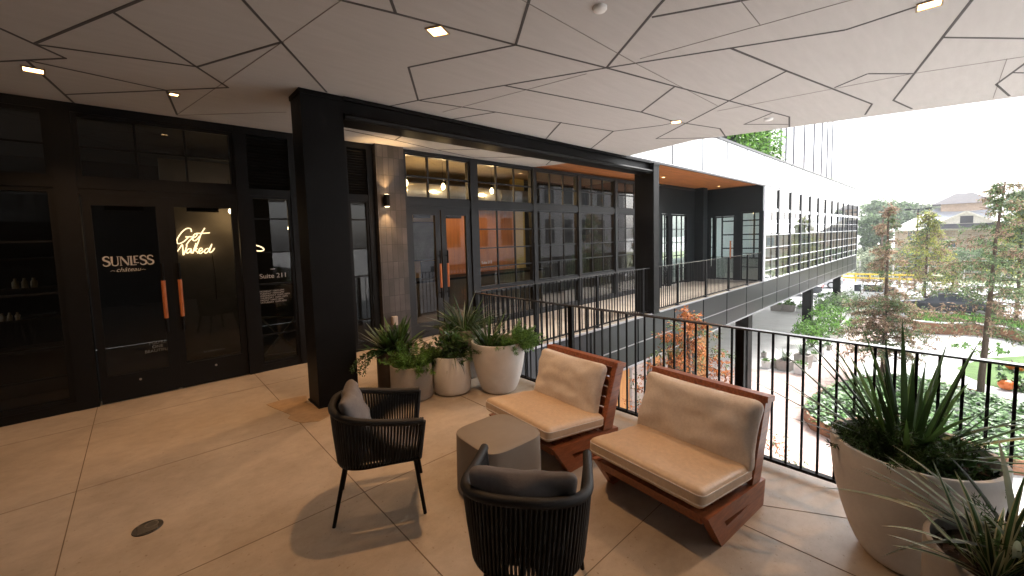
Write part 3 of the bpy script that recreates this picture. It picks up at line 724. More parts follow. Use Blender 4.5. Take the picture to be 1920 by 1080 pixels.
# end wall with its doorway
XE = 16.62
b = B()
b.box(XE, 4.72, 2.56, XE+.12, 6.9, 3.499); b.box(XE, 6.56, .002, XE+.12, 6.9, 2.559); b.box(XE, 4.7, .002, XE+.12, 4.8, 2.559)
b.box(XE, 5.42, .002, XE+.12, 5.66, 2.559); b.box(XE, 6.36, .002, XE+.12, 6.43, 2.559); b.box(XE, 5.66, 2.44, XE+.12, 6.36, 2.559); b.box(XE, 6.43, .002, XE+.12, 6.56, .45); b.box(XE+.001, 6.43, 2.45, XE+.119, 6.56, 2.56)
b.build('end_wall', M_dkwall, OW)
def xpane(x, y0, y1, z0, z1, rows, name='window'):
    b = B(); b.box(x+.03, y0, z0, x+.09, y0+.035, z1); b.box(x+.03, y1-.035, z0, x+.09, y1, z1); b.box(x+.03, y0+.035, z0, x+.09, y1-.035, z0+.05); b.box(x+.03, y0+.035, z1-.05, x+.09, y1-.035, z1)
    for i in range(1, rows): z = z0+(z1-z0)*i/rows; b.box(x+.04, y0+.035, z-.014, x+.08, y1-.035, z+.014)
    f = b.build(name, M_frame, OW)
    b = B(); b.poly([(x+.06, y0+.035, z0+.05), (x+.06, y1-.035, z0+.05), (x+.06, y1-.035, z1-.05), (x+.06, y0+.035, z1-.05)]); b.build('pane', M_glassw, f); return f
xpane(XE, 4.80, 5.42, .004, 2.556, 5); xpane(XE, 6.43, 6.56, .45, 2.45, 5)
d = xpane(XE, 5.66, 6.36, .012, 2.43, 1, 'door')
b = B(); b.tube([(XE-.07, 5.76, .8), (XE-.07, 5.76, 1.5)], .03, 10, 0); b.box(XE-.07, 5.75, .9, XE+.03, 5.77, .92, 1); b.build('handle', [M_copper, M_black], d)
# window inside the doorway, on the far side of the office
b = B()
for y in (4.9, 5.6, 6.3, 7.0, 7.7): b.box(21.0, y-.03, .6, 21.06, y+.03, 2.9)
for z in (.6, 1.05, 1.7, 2.35, 2.9): b.box(21.0, 4.9, z-.03, 21.05, 7.7, z+.03)
b.build('inner_window', M_frame, OW)
# recess back wall past the glazing
b = B(); b.box(12.05, YF-.02, .002, 13.05, YF+.1, 3.499); b.box(13.05, YF-.02, 2.52, 16.62, YF+.1, 3.499); b.box(13.55, YF-.02, .002, 13.75, YF+.1, 2.519); b.box(15.0, YF-.02, .002, 16.62, YF+.1, 2.519); b.box(15.6, YF-.35, .002, 15.95, YF-.021, 3.499)
b.build('recess_wall', M_dkwall, OW)
window(OW, 13.06, 13.54, .05, 2.5, 2, 5, M_glassw, M_frame, wd=.04); window(OW, 13.76, 14.99, .05, 2.5, 3, 5, M_glassw, M_frame, wd=.05)
b = B(); b.box(14.9, 9.6, 0, 16.5, 9.7, 3.5); b.build('inner_wall', mat('inner_amber', (.40, .22, .08), .7), OW)
for (u, v, lab) in ((1244, 332, 'tiny recessed light in the cedar soffit nearest the far column'), (1348, 349, 'tiny recessed light in the cedar soffit near its outer edge')):
    downlight(u, v, lab, 0, 0, 3.50, .09)
downlight(1087, 303, 'recessed light where the cedar soffit starts behind the beam', 8, 0, 3.50, .1)
disc(1321, 357, .11, 'white dome camera under the cedar soffit in the far recess', 'dome_camera', .09, 3.499)['category'] = 'camera'
# upper tower set back above
TW = thing('office_tower', 'white upper office block with thin vertical fins set back above the wing', 'building', (0, 0, 0))
b = B(); b.box(24.0, 6.5, 4.4, 39.0, 16, 15); b.box(16.5, 8.5, 4.4, 24.0, 16, 15); b.build('facade', M_para, TW)
b = B()
for x in (25.7, 26.67, 28.23, 30.65, 33.13, 35.43, 37.2, 38.9): b.box(x-.035, 6.44, 4.6, x+.035, 6.499, 15)
b.build('fin', mat('pale_fin', (.16, .16, .18), .5), TW)
b = B(); b.box(23.75, 6.5, 4.4, 23.99, 8.49, 15); b.build('side_wall', M_dkwall, TW)
b = B(); b.box(16.5, 7.9, 4.5, 23.7, 8.48, 9); b.build('terrace_wall', M_dkwall, TW)
def hang_green(x0, x1, y, z0, z1, n, label, cat='planting'):
    b = B()
    for i in range(n):
        x = rnd(x0, x1); z = rnd(z0, z1)*1.0
        for k in range(14):
            leaf(b, Vector((x+rnd(-.25, .25), y+rnd(-.3, .3), z+rnd(-.3, .3))), rdir(), rdir(), rnd(.12, .26), rnd(.05, .1))
    t = thing('roof_planting', label, cat, (0, 0, 0)); b.build('foliage', M_leafB, t)
    b = B(); b.box(x0, y-.3, 4.4, x1, y+.3, 4.72); b.build('trough', M_frame2, t); return t
hang_green(17.5, 23.5, 6.0, 4.8, 6.6, 170, 'bright green planting on the upper terrace beside the white tower')
hang_green(37.0, 44.5, 6.8, 4.9, 5.6, 110, 'row of green planting on the far end of the roof edge')
b = B(); b.box(37.6, 6.3, 3.4, 44.6, 8.5, 4.39); tag(b.build('roof_slab', M_para), 'pale projecting roof slab under the far planting', 'roof')

# columns on the ground and the lower shopfront
for (x, y, lab) in ((15.7, 4.78, 'black ground level column nearest, rising behind the orange foliage'), (27.1, 5.2, 'black ground level column in the middle of the three under the wing'), (37.3, 5.5, 'farthest black ground level column beside the white car')):
    column(x-.2, y, x+.22, y+.42, GZ, -1.035, lab, 'columns carrying the office wing')
LS = thing('lower_shopfront', 'timber and glass ground floor shopfront under the walkway', 'shopfront', (0, 0, 0))
b = B()
for x0, x1 in ((9.2, 10.2), (11.4, 12.0), (14.6, 15.5)): b.box(x0, 6.2, GZ, x1, 6.3, -1.04)
b.build('timber_panel', mat('honey_timber', (.50, .24, .07), .5, 0, .25, 3, stretch=(6, 6, .6)), LS)
b = B()
for x0, x1 in ((10.2, 11.4), (12.0, 13.3), (13.3, 14.6)): b.poly([(x0, 6.25, GZ), (x1, 6.25, GZ), (x1, 6.25, -1.04), (x0, 6.25, -1.04)])
b.build('pane', M_glassw, LS)
b = B()
for x in (10.2, 11.4, 12.0, 13.3, 14.6): b.box(x-.05, 6.18, GZ, x+.05, 6.33, -1.04)
b.box(9.2, 6.19, GZ, 15.5, 6.32, GZ+.15); b.build('frame', mat('grey_frame', (.2, .2, .2), .5), LS)
b = B(); b.box(4, 9.0, GZ, 15.5, 9.1, -1.05); b.box(15.5, 6.2, GZ, 15.7, 9, -1.05); b.build('wall', mat('warm_plaster', (.30, .22, .15), .8), LS)
b = B(); b.box(17.5, 14.8, GZ, 26, 15.0, -1.05); b.build('rear_wall', mat('pale_slat', (.6, .57, .5), .7, 0, .1, 4, stretch=(1, 1, 8)), LS)

# ================================================================== GROUND
b = B(); b.box(-60, -300, GZ-1, 900, 300, GZ); struct(b.build('ground', M_conc))
M_brickp = tiled('pink_brick_paving', (.47, .35, .31), (.40, .33, .29), .2, .1, .85, .5, .18, .008, axis='XY', bump=.15)
def sheet(name, pts, z, m, px=False, col=None):
    P = [onz(u, v, GZ) for u, v in pts] if px else [Vector((p[0], p[1], 0)) for p in pts]
    b = B(); b.prism([(p.x, p.y) for p in P], GZ-.2, z); return b.build(name, m)
struct(sheet('brick_path', [(4, 1.2), (14.5, 1.2), (17, 2.6), (34, 2.2), (34, 3.7), (19, 3.75), (18.2, 6.1), (4, 6.1)], GZ+.006, M_brickp))
M_asph = mat('asphalt', (.16, .16, .165), .9, 0, .2, 2, .2, 60)
struct(sheet('parking_lot', [(35.5, -40), (58, -40), (58, 40), (35.5, 40)], GZ+.004, mat('pale_asphalt', (.34, .34, .34), .9, 0, .12, 1.5)))
struct(sheet('lawn', [(1793,690),(1812,682),(1850,672),(1960,665),(2050,690),(2050,770),(1960,745),(1887,731),(1845,720),(1811,705)], GZ+.012, mat('lawn_grass', (.07, .13, .03), .95, 0, .35, 3, .6, 60), True))
struct(sheet('verge', [(60, -60), (140, -60), (140, 60), (60, 60)], GZ+.01, mat('verge_grass', (.24, .26, .16), .95, 0, .35, .5)))
# raised planting bed with rusted steel edge
BED = [(1508,765),(1516,752),(1532,738),(1565,722),(1610,710),(1660,704),(1715,708),(1765,718),(1830,733),(1920,758),(2010,788),(2060,830),(1990,868),(1920,866),(1850,858),(1750,850),(1650,836),(1560,803),(1522,785)]
bp_ = [onz(u, v, GZ+.32) for u, v in BED]
bt = thing('planting_bed', 'raised ivy bed with curved rust steel edging below the terrace', 'planter', (0, 0, 0))
M_cort = mat('rusted_steel', (.27, .13, .07), .75, 0, .4, 4, .2, 30)
b = B(); pts = bp_+[bp_[0]]
for a_, c_ in zip(pts, pts[1:]): b.bar((a_.x, a_.y, GZ+.17), (c_.x, c_.y, GZ+.17), .05, .36)
b.build('edging', M_cort, bt)
b = B(); b.prism([(p.x, p.y) for p in bp_], GZ, GZ+.28); b.build('soil', M_soil, bt)
def inside(x, y, P):
    c = False; j = len(P)-1
    for i in range(len(P)):
        if (P[i].y > y) != (P[j].y > y) and x < (P[j].x-P[i].x)*(y-P[i].y)/(P[j].y-P[i].y)+P[i].x: c = not c
        j = i
    return c
b = B(); x0, x1 = min(p.x for p in bp_), max(p.x for p in bp_); y0, y1 = min(p.y for p in bp_), max(p.y for p in bp_); n = 0
while n < 15000:
    x, y = rnd(x0, x1), rnd(y0, y1)
    if not inside(x, y, bp_): continue
    n += 1; z = GZ+.28+.12*random.random()+.09*noise.noise((x*1.3, y*1.3, 0))
    a = rnd(0, 6.28); d = Vector((math.cos(a), math.sin(a), rnd(-.2, .5))).normalized()
    leaf(b, Vector((x, y, z)), d, Vector((rnd(-.4, .4), rnd(-.4, .4), 1)), rnd(.09, .17), rnd(.07, .13))
o = b.build('ivy', mat('ivy_leaf', (.035, .10, .025), .4, 0, .5, 2, leaf=True, col2=(.12, .24, .07)), bt); o['kind'] = 'stuff'
# far curved planter with rust wall and grass
fp = thing('curved_planter', 'far curved rust steel planter with grass in the courtyard', 'planter', (0, 0, 0))
arc = [(1712,622),(1760,627),(1815,628),(1865,632),(1905,640),(1940,652)]
P = [onz(u, v, GZ) for u, v in arc]
b = B()
for a_, c_ in zip(P, P[1:]): b.bar((a_.x, a_.y, GZ+.3), (c_.x, c_.y, GZ+.3), .08, .6); b.bar((a_.x, a_.y, GZ+.62), (c_.x, c_.y, GZ+.62), .3, .05, 1)
b.build('edging', [M_cort, M_conc], fp)
b = B(); b.prism([(p.x+.05, p.y) for p in P]+[(P[-1].x+2, P[-1].y-.5), (P[0].x+4.5, P[0].y-3.5), (P[0].x+4, P[0].y+.4)], GZ, GZ+.55); b.build('soil', M_soil, fp)
b = B()
for i in range(2600):
    t = random.random(); k = min(len(P)-2, int(t*(len(P)-1))); q = P[k].lerp(P[k+1], t*(len(P)-1)-k)+Vector((rnd(.1, 2.6), rnd(-.3, .3), 0))
    leaf(b, Vector((q.x, q.y, GZ+.55)), (Vector((0, 0, 1))+rdir()*.6).normalized(), rdir(), rnd(.15, .4), .05)
o = b.build('grass', M_leafB, fp); o['kind'] = 'stuff'

# ================================================================== TREES AND BACKGROUND
def cypress(x, y, h, r, label, mats, z0=GZ, n=60, base=.28, spray=26, ssz=.13, lean=(0, 0), dens=lambda t: 1, trunk_r=.085, stake=False, grp='young cypress trees in the courtyard', drop=.35):
    t = thing('cypress_tree', label, 'tree', (x, y, z0), 0, grp)
    b = B(); tp = [Vector((lean[0]*(k/8)**1.5+rnd(-.02, .02), lean[1]*(k/8)**1.5+rnd(-.02, .02), h*k/8)) for k in range(9)]
    b.tube(tp, [trunk_r*(1-.85*k/8)+.008 for k in range(9)], 8)
    f = B(); br = B()
    for i in range(n):
        tt = base+(1-base)*(i+random.random())/n
        if random.random() > dens(tt): continue
        k = min(7, int(tt*8)); p = tp[k].lerp(tp[k+1], tt*8-k)
        L_ = r*(1.05-((tt-base)/(1-base))*.93)*rnd(.6, 1.12); a = i*2.4+rnd(-.5, .5)
        d = Vector((math.cos(a), math.sin(a), rnd(.05, .45)))
        q = [p+d*L_*s_+Vector((0, 0, -drop*L_*s_*s_)) for s_ in (0, .33, .66, 1)]
        br.tube(q, [.016*(1.2-tt), .011*(1.2-tt)+.002, .005, .002], 5)
        mm = random.choices(range(len(mats)), weights=[1]*len(mats))[0]
        for s_ in range(spray):
            u = rnd(.12, 1); k2 = min(2, int(u*3)); c = q[k2].lerp(q[k2+1], u*3-k2)
            sd_ = (d*.5+rdir()*.9); sd_.z -= .35; sd_.normalize(); ln = rnd(.5, 1.3)*ssz*1.7
            m2 = mm if random.random() < .7 else random.randrange(len(mats))
            for w_ in range(5):
                leaf(f, c+sd_*ln*w_/5+rdir()*.02, (sd_+rdir()*.7+Vector((0, 0, -.5))).normalized(), rdir(), ssz*rnd(.5, 1), ssz*.25, m2)
    b.build('trunk', M_bark, t, smooth=True); br.build('branches', M_bark, t)
    f.build('crown', mats, t)
    return t
cypress(20.3, 1.66, 6.4, 1.5, 'brown tinged cypress tree standing left in the ivy bed with bare lower trunk', [M_rust2, M_rust2, M_ndl], n=230, base=.14, spray=44, ssz=.115, dens=lambda t: 1 if t < .48 else .28)
cypress(19.5, -.72, 7.0, 2.5, 'tall greenish cypress tree right in the ivy bed near the pumpkin', [M_ndl, M_ndl, M_rust2], n=120, base=.3, spray=34, ssz=.12, lean=(.3, -.25), dens=lambda t: .85 if t < .55 else .5)
pc = onx(1292, 585, 7.6)
cypress(pc.x, pc.y, pc.z-GZ, 2.25, 'young cypress with rust orange foliage just beyond the terrace railing', [M_rust, M_rust, M_rust, M_ndl], n=120, base=.2, spray=34, ssz=.085, drop=.35, dens=lambda t: 1 if t < .8 else .5)
pd_ = onz(1732, 584, GZ)
cypress(pd_.x, pd_.y, 6.6, 2.9, 'yellow green cypress tree beyond the far curved planter', [M_yel, M_yel, M_ndl, M_rust2], n=95, base=.15, spray=24, ssz=.2, lean=(.2, 0))
pe = onz(1758, 586, GZ)
cypress(pe.x+1, pe.y-.6, 3.4, 1.2, 'small thin brownish cypress beside the yellow green tree', [M_rust2, M_yel], n=40, base=.15, spray=16, ssz=.14)
pf = onz(1905, 600, GZ)
cypress(pf.x, pf.y, 7.6, 2.4, 'large cypress at the right edge beyond the curved planter', [M_ndl, M_ndl, M_yel], n=120, base=.15, spray=28, ssz=.2)

def broadtree(x, y, r, h, zc, label, m, clumps, per, size, grp='trees beyond the fence'):
    t = thing('broadleaf_tree', label, 'tree', (x, y, GZ), 0, grp)
    b = B(); H_ = zc-GZ; b.tube([(0, 0, 0), (.1, .05, H_*.5), (0, 0, H_)], [.35, .28, .15], 8)
    for a in range(5): b.tube([(0, 0, H_*.55), (math.cos(a*1.26)*r*.5, math.sin(a*1.26)*r*.5, H_+h*.2)], [.14, .04], 6)
    b.build('trunk', M_bark, t, smooth=True)
    b = B(); cloud(b, (0, 0, H_), (r, r, h), clumps, per, size, shell=.45); b.build('crown', m, t)
    return t
for (u, v, X_, wpx, top, m, lab) in ((1655, 408, 130, 96, 376, M_far, 'broad dark green tree behind the house at far left'), (1636, 440, 92, 66, 400, M_far, 'rounded green tree beside the end of the glazed wing'),
                                     (1740, 400, 135, 60, 386, M_far2, 'pale tree top behind the hipped roofs'), (1905, 398, 125, 90, 372, M_far, 'hazy green tree at the right beyond the roofs'),
                                     (1700, 405, 140, 70, 382, M_far, 'green tree between the broad tree and the house roof')):
    p = onx(u, v, X_); pt = onx(u, top, X_); sc_ = (onx(u-wpx/2, v, X_)-onx(u+wpx/2, v, X_)).length/2
    broadtree(p.x, p.y, sc_, pt.z-p.z, p.z, lab, m, 90, 60, .55 if X_ < 100 else .75)
def shrub(x, y, r, h, label, m, clumps=40, per=40, size=.25, z0=GZ, grp='shrubs along the far fence'):
    t = thing('shrub', label, 'shrub', (x, y, z0), 0, grp)
    b = B(); cloud(b, (0, 0, h*.55), (r, r, h*.5), clumps, per, size, shell=.4)
    b.build('foliage', m, t)
    b = B()
    for a in range(4): b.tube([(0, 0, 0), (math.cos(a*1.6)*r*.3, math.sin(a*1.6)*r*.3, h*.5)], [.04, .015], 5)
    b.build('stems', M_bark, t); return t
for (u, v, X_, r, h, m, lab) in ((1628, 527, 60, 2.6, 4.6, M_far2, 'pale olive shrub left behind the fence by the wing'), (1655, 527, 63, 2.2, 3.6, M_far2, 'pale shrub second from left behind the fence'),
                                 (1690, 527, 64, 2.4, 4.0, M_far, 'dark shrub behind the fence under the house window'), (1720, 527, 66, 2.2, 3.4, M_far, 'dark low shrub behind the fence near the lamp pole'),
                                 (1775, 527, 66, 2.4, 3.4, M_far2, 'olive shrub behind the fence below the small window'), (1812, 527, 66, 2.6, 3.8, M_far, 'bushy dark shrub behind the fence posts'),
                                 (1850, 527, 68, 2.6, 3.6, M_far, 'dark shrub behind the fence right of the gable'), (1890, 527, 68, 2.8, 4.2, M_far2, 'tall pale shrub behind the fence at right')):
    p = onx(u, v, X_); shrub(p.x, p.y, r, h*.8, lab, m, 60, 45, .3)

# house with hipped metal roofs
HS = thing('brick_house', 'long pale brick house with light metal hip roofs and dark upper cupola', 'house', (0, 0, 0))
HX = 78
M_hb = tiled('pale_house_brick', (.40, .30, .22), (.40, .36, .31), .5, .2, .85, .5, .12, .02, axis='YZ')
M_mr = mat('metal_roof', (.52, .53, .56), .4, .2, .06, .6); M_dr = mat('dark_shingle', (.06, .055, .06), .85, 0, .2, 1)
M_trim2 = mat('pale_trim', (.6, .55, .48), .7)
b = B(); b.box(HX, -22, GZ, HX+16, 5.7, 1.4); b.build('wall', M_hb, HS)
b = B()
e0, e1, zE, zR = -22.5, 6.3, 1.45, 4.4
b._add([(HX-.7, e1, zE), (HX+16.7, e1, zE), (HX+6, 1.9, zR), (HX+6, .1, zR), (HX+3.5, -3.0, 2.9), (HX+3.5, -9, 3.2), (HX+5, -14, 3.6), (HX+5, -20, 3.6), (HX-.7, e0, zE), (HX+16.7, e0, zE), (HX+9, -9, 3.2)],
       [(0, 2, 1), (0, 8, 7, 6, 5, 4, 3, 2), (1, 2, 3, 4, 5, 6, 7, 9), (7, 8, 9)], 0)
b.box(HX-.75, e0, zE-.16, HX-.62, e1, zE+.02, 1)
for y in [5.5-.62*i for i in range(7)]: pass
b.build('roof', [M_mr, M_trim2], HS)
G = thing  # gable front
b = B()
gx = HX-1.4
b._add([(gx, 2.7, zE), (gx, -4.4, zE), (gx, -.87, 3.5), (HX+5, 2.7, zE), (HX+5, -4.4, zE), (HX+5, -.87, 3.5)], [(0, 1, 2), (0, 2, 5, 3), (1, 4, 5, 2)], [2, 0, 0])
b.bar((gx-.1, 2.9, zE), (gx-.1, -.87, 3.6), .25, .22, 1); b.bar((gx-.1, -4.6, zE), (gx-.1, -.87, 3.6), .25, .22, 1)
b._add([(gx-1.0, 2.9, zE+.05), (gx-1.0, -4.6, zE+.05), (gx-.05, -3.2, 2.1), (gx-.05, 1.5, 2.1)], [(0, 1, 2, 3)], 3)
gb = b.build('gable', [M_mr, M_trim2, M_trim2, M_dr], HS)
b = B(); b.box(gx-.06, -1.45, 2.15, gx-.02, -.35, 3.05); b.build('vent', M_dr, gb)
b = B(); b.box(HX+5, -2.6, 1.5, HX+11, 1.5, 4.95, 1); b.build('cupola_wall', [M_trim2, mat('peach_brick', (.46, .34, .25), .85)], HS)
b = B(); b._add([(HX+4.2, 2.4, 4.85), (HX+4.2, -3.6, 4.85), (HX+12, -3.6, 4.85), (HX+12, 2.4, 4.85), (HX+8, .2, 6.4), (HX+8, -1.5, 6.4)], [(0, 1, 5, 4), (1, 2, 5), (2, 3, 4, 5), (3, 0, 4), (3, 2, 1, 0)]); b.build('cupola_roof', M_dr, HS)
M_wg = mat('dull_window', (.10, .14, .17), .2, 0, .2, 1)
for (y0, y1, z0, z1) in ((4.4, 3.5, .1, 1.3), (.85, -.05, -.9, -.05), (-6.5, -7.6, -.6, .7), (-11, -12, -.6, .7)):
    b = B(); b.box(HX-.05, y1, z0, HX-.01, y0, z1); f = b.build('window', M_wg, HS)
    b = B(); b.box(HX-.10, y1-.08, z1, HX-.005, y0+.08, z1+.1); b.box(HX-.12, y1-.08, z0-.1, HX-.005, y0+.08, z0); b.box(HX-.08, (y0+y1)/2-.04, z0, HX-.051, (y0+y1)/2+.04, z1); b.build('window_frame', M_trim2, f)

# fence, guard rail, lamp pole
FN = thing('wire_fence', 'pale post and wire fence along the far side of the car park', 'fence', (0, 0, 0))
pw = B(); fa, fb = Vector((56.5, 9.5, GZ)), Vector((69, -11, GZ)); prev = None; M_post = mat('pale_post', (.55, .53, .5), .7)
for i in range(9):
    p = fa.lerp(fb, i/8); b = B(); b.box(p.x-.06, p.y-.06, GZ, p.x+.06, p.y+.06, GZ+2.15); b.build('post', M_post, FN)
for z in (.35, .9, 1.5, 2.05): pw.tube([(fa.x, fa.y, GZ+z), (fb.x, fb.y, GZ+z)], .018, 5)
pw.build('wire', M_steel, FN)
GR = thing('guard_rail', 'yellow guard rail at the back of the car park', 'guard rail', (0, 0, 0))
p0, p1 = onz(1578, 530, GZ), onz(1715, 534, GZ)
M_ysafe = mat('safety_yellow', (.60, .42, .03), .5, 0, .1)
for z in (.55, .95): b = B(); b.bar((p0.x, p0.y, GZ+z), (p1.x, p1.y, GZ+z), .08, .16); b.build('rail', M_ysafe, GR)
for i in range(6): p = p0.lerp(p1, i/5); b = B(); b.box(p.x+.05, p.y-.06, GZ, p.x+.17, p.y+.06, GZ+1.05); b.build('post', M_ysafe, GR)
LP = thing('lamp_pole', 'thin grey car park lamp pole with twin heads', 'street lamp', (50, 2.25, GZ))
b = B(); b.tube([(0, 0, 0), (0, 0, 7.25)], [.08, .05], 8); b.tube([(0, -.5, 7.2), (0, .5, 7.2)], .03, 6); b.build('pole', M_frame2, LP)
for s_ in (-1, 1): b = B(); b.box(-.16, s_*.62-.2, 7.14, .16, s_*.62+.2, 7.3); b.build('lamp_head', M_frame2, LP)
UP = thing('utility_pole', 'slim utility pole with a crossarm rising left of the lamp pole', 'utility pole', (58, 5.2, GZ))
b = B(); b.tube([(0, 0, 0), (0, 0, 6.6)], [.12, .08], 8); b.build('pole', M_bark, UP); b = B(); b.bar((0, .1, 5.9), (0, -1.5, 5.9), .1, .1); b.build('crossarm', M_bark, UP)

# ------------------------------------------------------------------ cars
M_tyre = mat('tyre', (.015, .015, .015), .8); M_rim = mat('alloy', (.45, .45, .46), .3, .8)
M_cgl = mat('car_glass', (.02, .025, .03), .08, 0, .1); M_red = mat('tail_red', (.35, .02, .02), .3); M_head = mat('head_lamp', (.7, .7, .7), .15)
def car(x, y, rz, label, paint, L=4.6, W=1.82, H=1.62, suv=True):
    t = thing('parked_car', label, 'car', (x, y, GZ), rz, 'cars in the car park')
    h2 = W/2
    if suv: prof = [(-L/2, .55, .78, .95), (-L*.47, .32, .95, 1.08), (-L*.42, .28, 1.0, H*.90), (-L*.30, .26, 1.0, H*.985), (-.1, .25, .99, H), (.35, .25, .97, H*.97), (L*.20, .25, .95, 1.02), (L*.36, .26, .90, .95), (L*.46, .30, .78, .84), (L/2, .45, .62, .66)]
    else: prof = [(-L/2, .5, .8, .86), (-L*.46, .32, .9, .97), (-L*.33, .26, .93, 1.02), (-L*.17, .25, .93, H*.97), (0, .25, .92, H), (.35, .25, .90, H*.96), (L*.22, .25, .88, .94), (L*.36, .26, .82, .88), (L*.46, .30, .72, .78), (L/2, .42, .58, .62)]
    def ring(q):
        x_, z0, zb, zt = q; tall = zt-zb > .12; e = 1 if abs(x_) < L*.4 else (.9 if abs(x_) < L*.48 else .8)
        wt = h2*.74 if tall else h2*.86
        return [(x_, s_*a*e, z) for s_, seq in ((1, [(h2*.86, z0), (h2*.98, z0+.12), (h2, (z0+zb)/2+.05), (h2*.96, zb), (wt, zt-.03), (wt*.8, zt)]), (-1, [(wt*.8, zt), (wt, zt-.03), (h2*.96, zb), (h2, (z0+zb)/2+.05), (h2*.98, z0+.12), (h2*.86, z0)])) for a, z in seq]
    rings = [ring(q) for q in prof]; n = 12
    body = B(); gl = B()
    body._add([p for r in rings for p in r], [(i*n+j, (i+1)*n+j, (i+1)*n+(j+1) % n, i*n+(j+1) % n) for i in range(len(rings)-1) for j in range(n)]+[tuple(range(n)), tuple((len(rings)-1)*n+j for j in range(n-1, -1, -1))])
    body.build('body', paint, t, auto=35)
    for i in range(len(rings)-1):
        if prof[i][3]-prof[i][2] > .3 and prof[i+1][3]-prof[i+1][2] > .3:
            for j in (3, 7):
                q = [Vector(rings[i][j]), Vector(rings[i+1][j]), Vector(rings[i+1][j+1]), Vector(rings[i][j+1])]; c = sum(q, Vector())/4; o = Vector((0, .012 if c.y > 0 else -.012, .006))
                gl._add([c+(p-c)*.84+o for p in q], [(0, 1, 2, 3)])
        elif (prof[i][3]-prof[i][2] > .3) != (prof[i+1][3]-prof[i+1][2] > .3):
            q = [Vector(rings[i][5]), Vector(rings[i][6]), Vector(rings[i+1][6]), Vector(rings[i+1][5])]; c = sum(q, Vector())/4
            gl._add([c+(p-c)*.85+Vector((0, 0, .015)) for p in q], [(0, 1, 2, 3)])
    gl.build('windows', M_cgl, t)
    for sx in (-L*.30, L*.31):
        for sy in (-1, 1):
            b = B(); b.tube([(sx, sy*(h2-.2), .33), (sx, sy*(h2+.01), .33)], .33, 18); wv = b.build('wheel', M_tyre, t, auto=40)
            b = B(); b.tube([(sx, sy*(h2+.005), .33), (sx, sy*(h2+.02), .33)], .21, 14); b.build('rim', M_rim, wv)
    for sy in (-1, 1):
        b = B(); b.box(-L/2-.01, sy*h2*.62-.16, .78, -L*.475, sy*h2*.62+.14, .92); b.build('tail_light', M_red, t)
        b = B(); b.box(L*.475, sy*h2*.6-.17, .58, L/2+.01, sy*h2*.6+.13, .68); b.build('headlight', M_head, t)
    return t
car(40.0, 4.75, R(97), 'white parked car behind the farthest black column', mat('white_car_paint', (.78, .78, .78), .2, 0, .02), 4.7)
car(38.2, .25, R(92), 'black parked car half hidden by the cypress trees', mat('black_car_paint', (.05, .055, .065), .15, 0, .1), 4.75, H=1.48, suv=False)
car(42.6, 9.8, R(95), 'dark parked car glimpsed under the wing left of the white car', mat('dark_car_paint', (.04, .045, .05), .2, 0, .1), 4.7, H=1.5, suv=False)
car(46.5, -6.6, R(90), 'grey parked car at the far right of the car park', mat('grey_car_paint', (.3, .31, .32), .25, .3, .1), 4.6)
car(49.5, 9.3, R(95), 'silver parked car behind the dark one under the wing', mat('silver_car_paint', (.55, .55, .56), .25, .4, .05), 4.5, H=1.45, suv=False)

# ------------------------------------------------------------------ ground level planters
def tub(x, y, wd, h, label, m, plant, taper=.85, sq=True):
    t = thing('ground_planter', label, 'planter', (x, y, GZ+.007), rnd(-.2, .2), 'cement planters on the ground level')
    b = B(); a, c = wd/2*taper, wd/2
    if sq:
        b._add([(-a, -a, 0), (a, -a, 0), (a, a, 0), (-a, a, 0), (-c, -c, h), (c, -c, h), (c, c, h), (-c, c, h), (-c*.86, -c*.86, h), (c*.86, -c*.86, h), (c*.86, c*.86, h), (-c*.86, c*.86, h), (-c*.84, -c*.84, h-.06), (c*.84, -c*.84, h-.06), (c*.84, c*.84, h-.06), (-c*.84, c*.84, h-.06)],
               [(3, 2, 1, 0)]+[(k*4+i, k*4+(i+1) % 4, k*4+4+(i+1) % 4, k*4+4+i) for k in range(3) for i in range(4)])
    else: b.lathe([(0, 0), (a, 0), (c, h), (c*.86, h), (c*.84, h-.06)], 20)
    b.build('pot', m, t)
    b = B(); b.lathe([(0, h-.05), (c*.85, h-.05)], 12); b.build('soil', M_soil, t)
    b = B()
    if plant == 's':
        for i in range(22): strap(b, (rnd(-.1, .1)*wd, rnd(-.1, .1)*wd, h-.06), rnd(0, 6.28), rnd(.4, .8)*wd*1.5, .07*wd*2, rnd(.3, 1.1), rnd(.1, .6), 0, None, 4)
    else:
        s_ = 1.0 if plant == 'b' else .6
        for i in range(int(260*s_)):
            d = rdir(); d.z = abs(d.z); leaf(b, Vector((d.x*wd*.55*rnd(.2, 1), d.y*wd*.55*rnd(.2, 1), h-.06+d.z*wd*.75*s_*rnd(.1, 1))), (d+rdir()*.6).normalized(), rdir(), wd*.22, wd*.09)
    b.build('foliage', M_leafB if plant != 's' else M_leafC, t); return t
Zp = lambda x, y: (1380+x/4.908, 500+y/4.908)
